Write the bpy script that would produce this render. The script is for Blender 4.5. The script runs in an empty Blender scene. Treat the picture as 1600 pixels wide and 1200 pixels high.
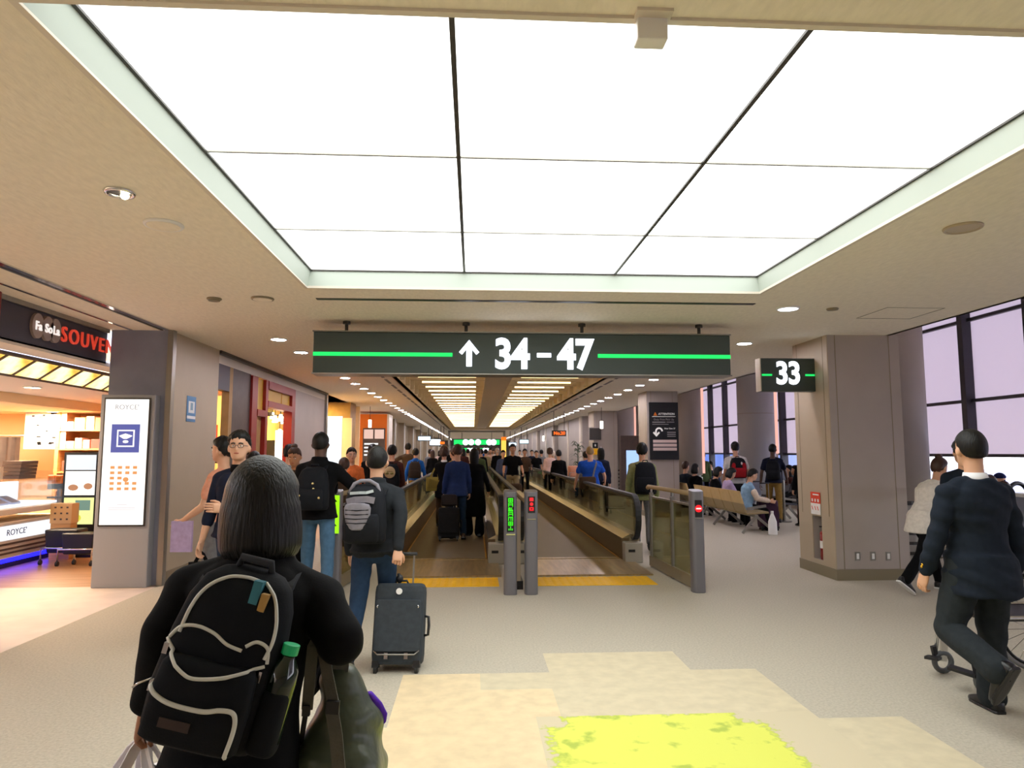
import bpy, math, random
import numpy as np
from math import sin, cos, pi, radians as R
random.seed(7)
rng = np.random.RandomState(5)
SC = bpy.context.scene
COL = SC.collection

# ------------------------------------------------------------------ camera
F = 1080.0; EYE = 1.65
YAW, PIT = R(3.2), R(5.6)
FW = np.array([sin(YAW)*cos(PIT), cos(YAW)*cos(PIT), sin(PIT)])
RT = np.array([cos(YAW), -sin(YAW), 0.0]); UP = np.cross(RT, FW)
CAM = np.array([0, 0, EYE])
cd = bpy.data.cameras.new('camera'); co = bpy.data.objects.new('camera', cd); COL.objects.link(co)
co.location = CAM; co.rotation_euler = (pi/2 + PIT, 0, -YAW)
cd.sensor_width = 36; cd.lens = 36*F/1600; cd.clip_start = .05; cd.clip_end = 500
SC.camera = co
def at(x, y, Yv):                       # point at depth Y seen at a photo position
    d = FW + RT*(x-800)/F - UP*(y-600)/F
    return CAM + d*(Yv/d[1])
def gx(x, Yv): return float(at(x, 706, Yv)[0])

# ------------------------------------------------------------------ materials
def lin(c):
    if isinstance(c, str): c = [int(c[i:i+2], 16)/255 for i in (0, 2, 4)]
    return tuple((v/12.92 if v <= .04045 else ((v+.055)/1.055)**2.4) for v in c)
MATS = {}
def mat(name, c, rough=.6, metal=0., var=.0, scale=8., bump=0., bscale=60., emit=None, es=1., trans=0., alpha=1., spec=.5, stretch=None, c2=None):
    if name in MATS: return MATS[name]
    m = bpy.data.materials.new(name); m.use_nodes = True
    nt = m.node_tree; N = nt.nodes; L = nt.links
    b = N['Principled BSDF']
    col = lin(c)
    b.inputs['Base Color'].default_value = (*col, 1)
    b.inputs['Roughness'].default_value = rough; b.inputs['Metallic'].default_value = metal
    b.inputs['Specular IOR Level'].default_value = spec
    if trans: b.inputs['Transmission Weight'].default_value = trans
    tc = N.new('ShaderNodeTexCoord'); src = tc.outputs['Object']
    if stretch:
        mp = N.new('ShaderNodeMapping'); mp.inputs['Scale'].default_value = stretch
        L.new(src, mp.inputs['Vector']); src = mp.outputs['Vector']
    if var or c2:
        n = N.new('ShaderNodeTexNoise'); n.inputs['Scale'].default_value = scale; n.inputs['Detail'].default_value = 4
        L.new(src, n.inputs['Vector'])
        mx = N.new('ShaderNodeMix'); mx.data_type = 'RGBA'
        if c2: a, d = col, lin(c2)
        else:
            a = tuple(v*(1-var) for v in col); d = tuple(min(1, v*(1+var)) for v in col)
        mx.inputs['A'].default_value = (*a, 1); mx.inputs['B'].default_value = (*d, 1)
        rp = N.new('ShaderNodeMapRange'); rp.inputs['From Min'].default_value = .35; rp.inputs['From Max'].default_value = .65
        L.new(n.outputs['Fac'], rp.inputs['Value']); L.new(rp.outputs['Result'], mx.inputs['Factor'])
        L.new(mx.outputs['Result'], b.inputs['Base Color'])
    if bump:
        n2 = N.new('ShaderNodeTexNoise'); n2.inputs['Scale'].default_value = bscale; n2.inputs['Detail'].default_value = 3
        L.new(src, n2.inputs['Vector'])
        bp = N.new('ShaderNodeBump'); bp.inputs['Strength'].default_value = bump; bp.inputs['Distance'].default_value = .01
        L.new(n2.outputs['Fac'], bp.inputs['Height']); L.new(bp.outputs['Normal'], b.inputs['Normal'])
    if emit is not None:
        b.inputs['Emission Color'].default_value = (*lin(emit), 1); b.inputs['Emission Strength'].default_value = es
    MATS[name] = m; return m

def glass_mat(name, tint, refl=.12, rough=.02):
    m = bpy.data.materials.new(name); m.use_nodes = True
    nt = m.node_tree; N = nt.nodes; L = nt.links; N.clear()
    o = N.new('ShaderNodeOutputMaterial'); t = N.new('ShaderNodeBsdfTransparent'); g = N.new('ShaderNodeBsdfGlossy')
    t.inputs['Color'].default_value = (*lin(tint), 1); g.inputs['Roughness'].default_value = rough
    fr = N.new('ShaderNodeLayerWeight'); fr.inputs['Blend'].default_value = .25
    mr = N.new('ShaderNodeMapRange'); mr.inputs['To Min'].default_value = refl*.5; mr.inputs['To Max'].default_value = refl*4
    L.new(fr.outputs['Fresnel'], mr.inputs['Value'])
    mx = N.new('ShaderNodeMixShader'); L.new(mr.outputs['Result'], mx.inputs[0]); L.new(t.outputs[0], mx.inputs[1]); L.new(g.outputs[0], mx.inputs[2])
    L.new(mx.outputs[0], o.inputs[0]); MATS[name] = m; return m

M = {}
M['ceil'] = mat('ceiling_plaster', 'ece4d2', .9, var=.04, scale=30, bump=.35, bscale=45, stretch=(1, .35, 1))
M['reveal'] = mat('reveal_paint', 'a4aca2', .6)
M['carpet'] = mat('grey_carpet', 'b6af9e', .95, var=.10, scale=55, bump=.3, bscale=160)
M['vinyl'] = mat('pale_shop_floor', 'd3c4bb', .6, var=.05, scale=4)
M['wood'] = mat('wood_floor', 'c49a70', .35, c2='a87c52', scale=3, stretch=(.5, 6, 1))
M['cream'] = mat('cream_tile', 'd9c6a0', .8, var=.07, scale=9)
M['sand'] = mat('grey_cream_tile', 'cbc0a2', .8, var=.06, scale=9)
M['panel'] = mat('grey_panel', 'aaa098', .55, var=.03, scale=2)
M['panel2'] = mat('beige_panel', 'b5a68e', .5, var=.03, scale=2)
M['bluegrey'] = mat('blue_grey_panel', '878ca0', .5, var=.03)
M['kick'] = mat('bronze_skirting', '8b8068', .4, .3)
M['steel'] = mat('brushed_steel', '9a9790', .38, .85, var=.05, scale=20, stretch=(1, 1, .05))
M['chrome'] = mat('chrome', 'd8d8d8', .15, 1.)
M['brass'] = mat('warm_steel', 'c4b69c', .22, .95, var=.05, scale=6)
M['darkmetal'] = mat('dark_bronze_metal', '4d4a48', .4, .6)
M['signbox'] = mat('sign_box_grey', '454f4c', .45, .2)
M['black'] = mat('black_plastic', '17171a', .45)
M['rubber'] = mat('black_rubber', '1b1e20', .5)
M['belt'] = mat('walkway_belt', '75664a', .5, .35, var=.08, scale=40, stretch=(20, .3, 1))
M['comb'] = mat('tread_plate', 'b19a70', .32, .7, var=.16, scale=3, stretch=(6, .6, 1))
M['yellow'] = mat('yellow_tactile', 'f6bd00', .6, var=.04, scale=10)
M['goldline'] = mat('gold_edge_line', 'c08a2a', .4, .3)
M['white'] = mat('white_plastic', 'e6e6e4', .4)
M['offwhite'] = mat('off_white', 'd8cfc0', .6)
M['whitesheet'] = mat('white_print', 'eeeeea', .6)
M['red'] = mat('red_paint', '8f1a13', .45)
M['redprint'] = mat('red_print', 'e23c1e', .6)
M['orange'] = mat('orange_paint', 'e8760f', .5)
M['navyfascia'] = mat('navy_fascia', '3d3844', .5)
M['tan'] = mat('tan_stone', 'a88450', .6, var=.1, scale=6)
M['shopwall'] = mat('shop_wall_cream', 'f3dcb0', .7)
M['woodlt'] = mat('light_wood', 'cf9a5c', .5, var=.15, scale=3, stretch=(1, 1, 8))
M['yelpanel'] = mat('yellow_panel', 'c79a24', .5)
M['brownwall'] = mat('dark_brown_wall', '4f413b', .5, var=.1)
M['glass'] = glass_mat('balustrade_glass', 'dcdcc0', .16)
M['clear'] = glass_mat('clear_glass', 'f4f6f8', .08)
def emis(name, c, s): return mat(name, '101010', .6, emit=c, es=s)
M['sky'] = emis('skylight_panel', 'fdfffb', 1.45)
M['dl'] = emis('downlight_lamp', 'f6f0ff', 60)
M['warm'] = emis('warm_strip', 'ffdfa0', 2.8)
M['lit'] = emis('lit_white', 'eef2ff', 1.3)
M['litgreen'] = emis('lit_green', '18d860', .62)
M['litlime'] = emis('lit_lime', '9ef010', .5)
M['ledgreen'] = emis('led_green', '38ff10', .5)
M['ledred'] = emis('led_red', 'ff1420', .6)
M['ledorange'] = emis('led_orange', 'ff6a10', .7)
M['poster'] = emis('poster_light', 'fffaf0', .6)
M['case'] = emis('case_light', 'f0f6ff', 1.1)
M['bluel'] = emis('blue_strip', '1010ff', 3)
M['shoplight'] = emis('shop_light', 'ffe2b0', 9)
M['pinkl'] = emis('pink_strip', 'ffb8a8', .45)
M['bulb'] = emis('bulb', 'fff0c8', 8)
M['amber'] = mat('amber_picture_panel', '201008', .6, emit='ffd070', es=.62)
def amberize():
    m = M['amber']; N = m.node_tree.nodes; L = m.node_tree.links
    n = N.new('ShaderNodeTexNoise'); n.inputs['Scale'].default_value = 3.2; n.inputs['Detail'].default_value = 6
    tc = N.new('ShaderNodeTexCoord'); L.new(tc.outputs['Object'], n.inputs['Vector'])
    cr = N.new('ShaderNodeValToRGB'); e = cr.color_ramp.elements
    e[0].position = .3; e[0].color = (*lin('c8761e'), 1); e[1].position = .62; e[1].color = (*lin('fff3c8'), 1)
    x = e.new(.45); x.color = (*lin('ffcf60'), 1)
    L.new(n.outputs['Fac'], cr.inputs[0]); L.new(cr.outputs[0], N['Principled BSDF'].inputs['Emission Color'])
amberize()
def blind_mat():
    m = bpy.data.materials.new('pink_blind'); m.use_nodes = True
    nt = m.node_tree; N = nt.nodes; L = nt.links; N.clear()
    o = N.new('ShaderNodeOutputMaterial'); t = N.new('ShaderNodeBsdfTranslucent'); d = N.new('ShaderNodeBsdfDiffuse')
    t.inputs[0].default_value = (*lin('dcd3d9'), 1); d.inputs[0].default_value = (*lin('cac0c3'), 1)
    mx = N.new('ShaderNodeMixShader'); mx.inputs[0].default_value = .4
    L.new(t.outputs[0], mx.inputs[1]); L.new(d.outputs[0], mx.inputs[2]); L.new(mx.outputs[0], o.inputs[0])
    return m
M['blind'] = blind_mat()
def lime_mat():
    m = mat('lime_floor_print', 'd6dc62', .85); N = m.node_tree.nodes; L = m.node_tree.links
    tc = N.new('ShaderNodeTexCoord')
    def noise(s, d=4):
        n = N.new('ShaderNodeTexNoise'); n.inputs['Scale'].default_value = s; n.inputs['Detail'].default_value = d
        L.new(tc.outputs['Object'], n.inputs['Vector']); return n
    n1 = noise(22, 5); n2 = noise(5, 5)
    sub = N.new('ShaderNodeVectorMath'); sub.operation = 'SUBTRACT'; sub.inputs[1].default_value = (.5, .5, .5); L.new(n1.outputs['Color'], sub.inputs[0])
    scl = N.new('ShaderNodeVectorMath'); scl.operation = 'SCALE'; scl.inputs['Scale'].default_value = .22; L.new(sub.outputs[0], scl.inputs[0])
    add = N.new('ShaderNodeVectorMath'); L.new(tc.outputs['Object'], add.inputs[0]); L.new(scl.outputs[0], add.inputs[1])
    sx = N.new('ShaderNodeSeparateXYZ'); L.new(add.outputs[0], sx.inputs[0])
    def box(cx, hx, cy, hy):
        def ax(o, c, h):
            a = N.new('ShaderNodeMath'); a.operation = 'SUBTRACT'; a.inputs[1].default_value = c; L.new(o, a.inputs[0])
            b = N.new('ShaderNodeMath'); b.operation = 'ABSOLUTE'; L.new(a.outputs[0], b.inputs[0])
            s = N.new('ShaderNodeMath'); s.operation = 'SUBTRACT'; s.inputs[0].default_value = h; L.new(b.outputs[0], s.inputs[1]); return s.outputs[0]
        mn = N.new('ShaderNodeMath'); mn.operation = 'MINIMUM'; L.new(ax(sx.outputs[0], cx, hx), mn.inputs[0]); L.new(ax(sx.outputs[1], cy, hy), mn.inputs[1]); return mn.outputs[0]
    mm = N.new('ShaderNodeMath'); mm.operation = 'MAXIMUM'
    L.new(box(1.11, .55, 3.7, .82), mm.inputs[0]); L.new(box(1.12, .68, 3.2, 1.13), mm.inputs[1])
    mr = N.new('ShaderNodeMapRange'); mr.inputs['From Min'].default_value = -.01; mr.inputs['From Max'].default_value = .02; L.new(mm.outputs[0], mr.inputs[0])
    cr = N.new('ShaderNodeMapRange'); cr.inputs['From Min'].default_value = .58; cr.inputs['From Max'].default_value = .66; L.new(n2.outputs['Fac'], cr.inputs[0])
    edge = N.new('ShaderNodeMapRange'); edge.inputs['From Min'].default_value = .05; edge.inputs['From Max'].default_value = .0; L.new(mm.outputs[0], edge.inputs[0])
    mxv = N.new('ShaderNodeMath'); mxv.operation = 'MAXIMUM'; L.new(cr.outputs[0], mxv.inputs[0]); L.new(edge.outputs[0], mxv.inputs[1])
    g = N.new('ShaderNodeMix'); g.data_type = 'RGBA'; g.inputs['A'].default_value = (*lin('d6dc5e'), 1); g.inputs['B'].default_value = (*lin('a9bb4c'), 1); L.new(mxv.outputs[0], g.inputs['Factor'])
    f = N.new('ShaderNodeMix'); f.data_type = 'RGBA'; f.inputs['A'].default_value = (*lin('cbc0a2'), 1); L.new(g.outputs['Result'], f.inputs['B']); L.new(mr.outputs[0], f.inputs['Factor'])
    L.new(f.outputs['Result'], N['Principled BSDF'].inputs['Base Color']); return m
M['lime'] = lime_mat()

# ------------------------------------------------------------------ mesh builder
def basis(d, hint=(0, 0, 1)):
    d = np.asarray(d, float); d = d/np.linalg.norm(d)
    h = np.asarray(hint, float)
    if abs(d @ h) > .95*np.linalg.norm(h): h = np.array([0, 1., 0]) if abs(d[1]) < .9 else np.array([1., 0, 0])
    a = np.cross(h, d); a /= np.linalg.norm(a); b = np.cross(d, a); return a, b, d
class MB:
    def __init__(s): s.v = []; s.f = []; s.m = []; s.n = 0; s.mi = 0
    def add(s, verts, faces):
        s.v.append(np.asarray(verts, float).reshape(-1, 3))
        for f in faces: s.f.append([i+s.n for i in f]); s.m.append(s.mi)
        s.n += len(s.v[-1]); return s
    def box(s, x0, x1, y0, y1, z0, z1):
        v = [(x, y, z) for z in (z0, z1) for y in (y0, y1) for x in (x0, x1)]
        return s.add(v, [(0, 2, 3, 1), (4, 5, 7, 6), (0, 1, 5, 4), (2, 6, 7, 3), (0, 4, 6, 2), (1, 3, 7, 5)])
    def bar(s, p0, p1, w, h, hint=(0, 0, 1)):
        p0, p1 = np.array(p0, float), np.array(p1, float); a, b, d = basis(p1-p0, hint)
        v = [p+a*w/2*i+b*h/2*j for p in (p0, p1) for i, j in ((-1, -1), (1, -1), (1, 1), (-1, 1))]
        return s.add(v, [(3, 2, 1, 0), (4, 5, 6, 7), (0, 1, 5, 4), (1, 2, 6, 5), (2, 3, 7, 6), (3, 0, 4, 7)])
    def loft(s, rings, cap=True, closed=False):
        n = len(rings[0]); k = len(rings); f = []
        for i in range(k if closed else k-1):
            for j in range(n):
                a, b = i*n+j, i*n+(j+1) % n; c, d = ((i+1) % k)*n+(j+1) % n, ((i+1) % k)*n+j
                f.append((a, b, c, d))
        if cap and not closed: f.append(tuple(range(n-1, -1, -1))); f.append(tuple((k-1)*n+j for j in range(n)))
        return s.add(np.concatenate(rings), f)
    def cyl(s, p0, p1, r0, r1=None, n=16, cap=True):
        r1 = r0 if r1 is None else r1
        p0, p1 = np.array(p0, float), np.array(p1, float); a, b, d = basis(p1-p0)
        t = np.arange(n)*2*pi/n; c = np.outer(np.cos(t), a)+np.outer(np.sin(t), b)
        return s.loft([p0+c*r0, p1+c*r1], cap)
    def limb(s, p0, p1, r0, r1, n=12):
        p0, p1 = np.array(p0, float), np.array(p1, float); a, b, d = basis(p1-p0)
        t = np.arange(n)*2*pi/n; c = np.outer(np.cos(t), a)+np.outer(np.sin(t), b); rs = []
        for q in (80, 50, 22): rs.append(p0-d*r0*sin(R(q))+c*r0*cos(R(q)))
        rs += [p0+c*r0, p1+c*r1]
        for q in (22, 50, 80): rs.append(p1+d*r1*sin(R(q))+c*r1*cos(R(q)))
        return s.loft(rs)
    def ell(s, c, r, n=16, k=9, rot=None):
        c = np.array(c, float); rs = []; t = np.arange(n)*2*pi/n
        for i in range(k):
            q = -pi/2+pi*(i+.12)/(k-1+.24)
            p = np.stack([np.cos(t)*cos(q)*r[0], np.sin(t)*cos(q)*r[1], np.full(n, sin(q)*r[2])], 1)
            if rot is not None: p = p @ rot.T
            rs.append(c+p)
        return s.loft(rs)
    def tube(s, path, r, n=8, closed=False, cap=True):
        P = np.array(path, float); rs = []; k = len(P); t = np.arange(n)*2*pi/n
        r = np.full(k, r) if np.isscalar(r) else np.array(r)
        pa = None
        for i in range(k):
            d = (P[(i+1) % k]-P[i-1]) if closed else (P[min(i+1, k-1)]-P[max(i-1, 0)])
            d = d/(np.linalg.norm(d)+1e-9)
            if pa is None: a, b, d = basis(d)
            else:
                a = pa-d*(pa @ d); a /= np.linalg.norm(a); b = np.cross(d, a)
            pa = a; rs.append(P[i]+r[i]*(np.outer(np.cos(t), a)+np.outer(np.sin(t), b)))
        return s.loft(rs, cap, closed)
    def ribbon(s, path, w, th, hint=(0, 0, 1), hints=None):
        P = np.array(path, float); rs = []; k = len(P)
        for i in range(k):
            d = P[min(i+1, k-1)]-P[max(i-1, 0)]
            a, b, d = basis(d, hints[i] if hints else hint)
            ww = w if np.isscalar(w) else w[i]
            rs.append(np.array([P[i]+a*ww/2*x+b*th/2*y for x, y in ((-1, -1), (1, -1), (1, 1), (-1, 1))]))
        return s.loft(rs)
    def prism(s, pts, d0, d1, plane='xz'):     # polygon extruded along the third axis
        def P(u, v, d): return {'xz': (u, d, v), 'yz': (d, u, v), 'xy': (u, v, d)}[plane]
        n = len(pts); v = [P(u, w, d0) for u, w in pts]+[P(u, w, d1) for u, w in pts]
        f = [(i, (i+1) % n, n+(i+1) % n, n+i) for i in range(n)]
        f += [tuple(range(n-1, -1, -1)), tuple(range(n, 2*n))]
        return s.add(v, f)
    def arrays(s): return (np.concatenate(s.v) if s.v else np.zeros((0, 3))), s.f
    def build(s, name, mats, parent=None, smooth=False, bevel=0, loc=None, rz=0, sub=0):
        me = bpy.data.meshes.new(name); v, f = s.arrays()
        me.from_pydata(v.tolist(), [], f)
        if not isinstance(mats, (list, tuple)): mats = [mats]
        for m in mats: me.materials.append(m)
        me.polygons.foreach_set('material_index', s.m)
        bm_fix(me)
        if smooth: me.polygons.foreach_set('use_smooth', [True]*len(me.polygons))
        o = bpy.data.objects.new(name, me); COL.objects.link(o)
        if loc is not None: o.location = loc
        o.rotation_euler = (0, 0, rz)
        if parent: o.parent = parent
        if bevel:
            b = o.modifiers.new('bevel', 'BEVEL'); b.width = bevel; b.segments = 2; b.limit_method = 'ANGLE'; b.harden_normals = False
        if sub:
            b = o.modifiers.new('sub', 'SUBSURF'); b.levels = sub; b.render_levels = sub
        if smooth and bevel: pass
        return o
import bmesh
def bm_fix(me):
    bm = bmesh.new(); bm.from_mesh(me); bmesh.ops.recalc_face_normals(bm, faces=bm.faces); bm.to_mesh(me); bm.free()
    me.update()
def sring(c, ax, ay, rx, ry, n=24, p=2.0):      # superellipse ring
    t = np.arange(n)*2*pi/n; cs, sn = np.cos(t), np.sin(t)
    x = np.sign(cs)*np.abs(cs)**(2/p)*rx; y = np.sign(sn)*np.abs(sn)**(2/p)*ry
    return np.array(c)+np.outer(x, ax)+np.outer(y, ay)
def rbox(mb, x0, x1, y0, y1, z0, z1, p=5, dome=.06, n=28):       # soft rounded box
    cx, cy = (x0+x1)/2, (y0+y1)/2; rx, ry = (x1-x0)/2, (y1-y0)/2; h = z1-z0; rs = []
    for t, k in ((0, 1-dome*2.2), (.02, 1-dome), (.06, 1-dome*.3), (.12, 1), (.5, 1.0), (.86, 1-dome*.15), (.93, 1-dome*.6), (.98, 1-dome*1.6), (1, 1-dome*3)):
        rs.append(sring((cx, cy, z0+h*t), (1, 0, 0), (0, 1, 0), rx*k, ry*k, n, p))
    return mb.loft(rs)
def tag(o, label=None, cat=None, group=None, kind=None):
    if label: o['label'] = label
    if cat: o['category'] = cat
    if group: o['group'] = group
    if kind: o['kind'] = kind
    return o
def empty(name, label, cat, loc=(0, 0, 0), rz=0, group=None):
    o = bpy.data.objects.new(name, None); COL.objects.link(o); o.empty_display_size = .1
    o.location = tuple(float(v) for v in loc); o.rotation_euler = (0, 0, rz)
    return tag(o, label, cat, group)
def kids(o): return [c for c in bpy.data.objects if c.parent == o]
def copy_tree(o, loc, rz=None, label=None, group=None):
    def cp(a, par):
        c = a.copy(); COL.objects.link(c)
        if par: c.parent = par
        for ch in kids(a): cp(ch, c)
        return c
    c = cp(o, None); c.location = tuple(float(v) for v in loc)
    if rz is not None: c.rotation_euler = (0, 0, rz)
    return tag(c, label, None, group)
def struct(name, mb, m, **k): return tag(mb.build(name, m, **k), kind='structure')
TMP = bpy.data.scenes.new('temporary')
def tmp_dg():
    with bpy.context.temp_override(scene=TMP, view_layer=TMP.view_layers[0]):
        dg = bpy.context.evaluated_depsgraph_get(); dg.update(); return dg
def text(body, size, m, loc, rot, parent=None, name='lettering', depth=.004, offset=0., align='CENTER', sx=1., spacing=1.):
    cu = bpy.data.curves.new('t', 'FONT'); cu.body = body; cu.size = size; cu.extrude = depth; cu.offset = offset
    cu.align_x = align; cu.align_y = 'CENTER'; cu.space_character = spacing; cu.resolution_u = 4
    o = bpy.data.objects.new('t', cu); TMP.collection.objects.link(o)
    dg = tmp_dg()
    me = bpy.data.meshes.new_from_object(o.evaluated_get(dg)); bpy.data.objects.remove(o); bpy.data.curves.remove(cu)
    me.materials.clear(); me.materials.append(m); me.name = name
    q = bpy.data.objects.new(name, me); COL.objects.link(q); q.location = tuple(float(v) for v in loc); q.rotation_euler = rot; q.scale = (sx, 1, 1)
    if parent: q.parent = parent
    return q
FACE = (pi/2, 0, 0); SIDE = (pi/2, 0, pi/2); SIDEL = (pi/2, 0, -pi/2)
def remesh(mb, vox, it=5):
    v, f = mb.arrays(); me = bpy.data.meshes.new('r'); me.from_pydata(v.tolist(), [], f); bm_fix(me)
    o = bpy.data.objects.new('r', me); TMP.collection.objects.link(o)
    a = o.modifiers.new('a', 'REMESH'); a.mode = 'VOXEL'; a.voxel_size = vox
    if it: b = o.modifiers.new('b', 'SMOOTH'); b.factor = .5; b.iterations = it
    dg = tmp_dg()
    e = bpy.data.meshes.new_from_object(o.evaluated_get(dg)); bpy.data.objects.remove(o); bpy.data.meshes.remove(me)
    n = len(e.vertices); V = np.empty(n*3); e.vertices.foreach_get('co', V); V = V.reshape(-1, 3)
    NN = np.empty(n*3); e.vertex_normals.foreach_get('vector', NN); NN = NN.reshape(-1, 3)
    Fs = [list(p.vertices) for p in e.polygons]; bpy.data.meshes.remove(e); return V, NN, Fs
def soft(mb, vox, name, m, parent, fold=0, it=5, freq=1., seed=0):
    V, NN, Fs = remesh(mb, vox, it)
    if fold and len(V):
        rs = np.random.RandomState(seed+11); h = np.zeros(len(V))
        for k in range(6):
            w = rs.normal(size=3)*np.array([14, 14, 20])*freq*(1+.5*k/3); ph = rs.uniform(0, 6.3); q = rs.normal(size=3)*8*freq
            h += np.sin(V @ w+ph+1.5*np.sin(V @ q+ph*2))/(1+.3*k)
        V = V+NN*(np.tanh(h*.6)*fold*.8+fold*.5)[:, None]
    o = MB(); o.add(V, Fs); return o.build(name, m, parent, smooth=True)

# ------------------------------------------------------------------ setting
CH = 3.2
def cells(name, xs, ys, z, pick, mats, holes=(), flip=False):
    xs, ys = sorted(set(xs)), sorted(set(ys)); mb = MB()
    for i in range(len(xs)-1):
        for j in range(len(ys)-1):
            cx, cy = (xs[i]+xs[i+1])/2, (ys[j]+ys[j+1])/2
            k = pick(cx, cy)
            if k is None: continue
            mb.mi = k
            mb.add([(xs[i], ys[j], z), (xs[i+1], ys[j], z), (xs[i+1], ys[j+1], z), (xs[i], ys[j+1], z)], [(0, 1, 2, 3)])
    return struct(name, mb, mats)
U = .535
def floor_pick(x, y):
    if x < -3.88: return 1 if y < 8.95 else (2 if y < 24 else 0)
    if .3 < x < 2.16 and y < 4.37+.12 and (x > .4): return 5
    if 5.36 < y < 5.85 and .58 < x < 1.66: return 4
    if 4.37 < y < 5.36 and -.51 < x < 2.16:
        return 3 if (x < .06 or (x < .56 and y < 5.0)) else 4
    if y < 4.37 and -1.04 < x < 2.69: return 3 if x < .56 else 4
    return 0
cells('floor', [-12, -3.88, -1.04, -.51, .06, .3, .4, .56, .58, 1.66, 2.16, 2.69, 12], [-6, 2.0, 4.37, 4.49, 5.0, 5.36, 5.85, 8.95, 24, 96], 0, floor_pick,
      [M['carpet'], M['vinyl'], M['wood'], M['cream'], M['sand'], M['lime']])
SKX, SKY = (-1.57, 2.79), (2.33, 6.5)
COX, COY = (-1.6, 2.74), (12.0, 49.0)
def ceil_pick(x, y):
    if SKX[0] < x < SKX[1] and SKY[0] < y < SKY[1]: return None
    if COX[0] < x < COX[1] and COY[0] < y < COY[1]: return None
    if x < -4.7 and y < 24.5: return None
    return 0
cells('ceiling', [-12, -4.7, COX[0], SKX[0], COX[1], SKX[1], 5.56], [-6, SKY[0], SKY[1], COY[0], 24.5, COY[1], 96], CH, ceil_pick, [M['ceil']])
PZ = 3.38
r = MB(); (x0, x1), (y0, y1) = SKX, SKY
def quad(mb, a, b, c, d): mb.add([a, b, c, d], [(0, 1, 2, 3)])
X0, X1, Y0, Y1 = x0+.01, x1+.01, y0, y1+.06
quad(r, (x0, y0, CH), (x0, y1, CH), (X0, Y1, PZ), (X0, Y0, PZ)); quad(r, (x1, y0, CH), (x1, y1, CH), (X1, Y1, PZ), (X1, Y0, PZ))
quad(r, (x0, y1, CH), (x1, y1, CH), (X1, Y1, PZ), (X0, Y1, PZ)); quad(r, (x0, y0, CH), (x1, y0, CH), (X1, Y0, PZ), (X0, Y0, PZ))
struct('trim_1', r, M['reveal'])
r = MB()
for (a, b, c, d) in ((x0-.03, x0, y0-.03, y1+.03), (x1, x1+.03, y0-.03, y1+.03), (x0, x1, y1, y1+.03), (x0, x1, y0-.03, y0)): r.box(a, b, c, d, CH-.012, CH+.01)
struct('trim_2', r, M['offwhite'])
sl = empty('light_panel_ceiling', 'large glowing white light panel set into the ceiling above the foreground', 'ceiling light', (0, 0, PZ))
m = MB(); m.box(X0, X1, Y0, Y1, 0, .02); m.build('diffuser', M['sky'], sl)
for xx in (-.095, 1.37):
    m = MB(); m.box(xx-.012, xx+.012, Y0, Y1, -.014, 0); m.build('divider_bar', M['darkmetal'], sl)
for yy in (3.93, 5.33):
    m = MB(); m.box(X0, X1, yy-.008, yy+.008, -.009, 0); m.build('divider_bar', M['steel'], sl)
m = MB()
for a in ((X0, X0+.018, Y0, Y1), (X1-.018, X1, Y0, Y1), (X0, X1, Y1-.018, Y1), (X0, X1, Y0, Y0+.018)): m.box(*a, -.012, 0)
m.build('frame', M['darkmetal'], sl)
# coffer
r = MB(); (x0, x1), (y0, y1) = COX, COY; CZ = 3.72
for a in ((x0-.1, x0, y0, y1), (x1, x1+.1, y0, y1)): r.box(*a, CH, CZ)
r.box(x0, x1, y0-.1, y0, CH, CZ); r.box(x0, x1, y1, y1+.1, CH, CZ); r.box(x0-.1, x1+.1, y0-.1, y1+.1, CZ, CZ+.05)
M['coffer'] = mat('coffer_paint', 'ddd0b6', .6)
struct('trim_3', r, M['coffer'])
r = MB(); r.box(.27, .87, y0, y1, 3.30, CZ)
struct('trim_4', r, M['coffer'])
r = MB(); k = 0; pitch = 1.25
while y0+.6+k*pitch < y1-.2:
    yy = y0+.6+k*pitch; r.box(x0, .27, yy, yy+.09, 3.34, 3.6); r.box(.87, x1, yy, yy+.09, 3.34, 3.6)
    for xx in (x0, x1-.1): r.box(xx, xx+.1, yy-.03, yy+.12, 3.22, 3.6)
    k += 1
struct('trim_5', r, M['coffer'])
proto = None
for j in range(k-1):
    yy = y0+.6+j*pitch+.67
    for xx, side in ((-.6, 'left'), (1.75, 'right')):
        lab = 'warm fluorescent strip lighting a bay between the coffer beams, %s side' % side
        if proto is None:
            proto = empty('strip_lamp', lab, 'ceiling light', (xx, yy, 3.36), 0, 'warm strip lamps in the coffer %s' % side)
            m = MB(); m.cyl((-.66, 0, 0), (.66, 0, 0), .017, .017, 10); m.build('tube', M['warm'], proto)
            m = MB(); m.box(-.70, -.66, -.04, .04, -.04, .36); m.box(.66, .70, -.04, .04, -.04, .36); m.box(-.7, .7, -.05, .05, .32, .36); m.build('housing', M['coffer'], proto)
        else: copy_tree(proto, (xx, yy, 3.36), 0, lab, 'warm strip lamps in the coffer %s' % side)
r = MB()
for xx in (x0-.32, x1+.26):
    for j in range(30): r.box(xx, xx+.06, y0+.4+j*1.25, y0+1.3+j*1.25, CH-.006, CH+.01)
struct('trim_6', r, M['darkmetal'])
r = MB(); r.box(-1.6, 2.95, 6.98, 7.05, CH-.006, CH+.01); struct('trim_7', r, M['darkmetal'])
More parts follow.
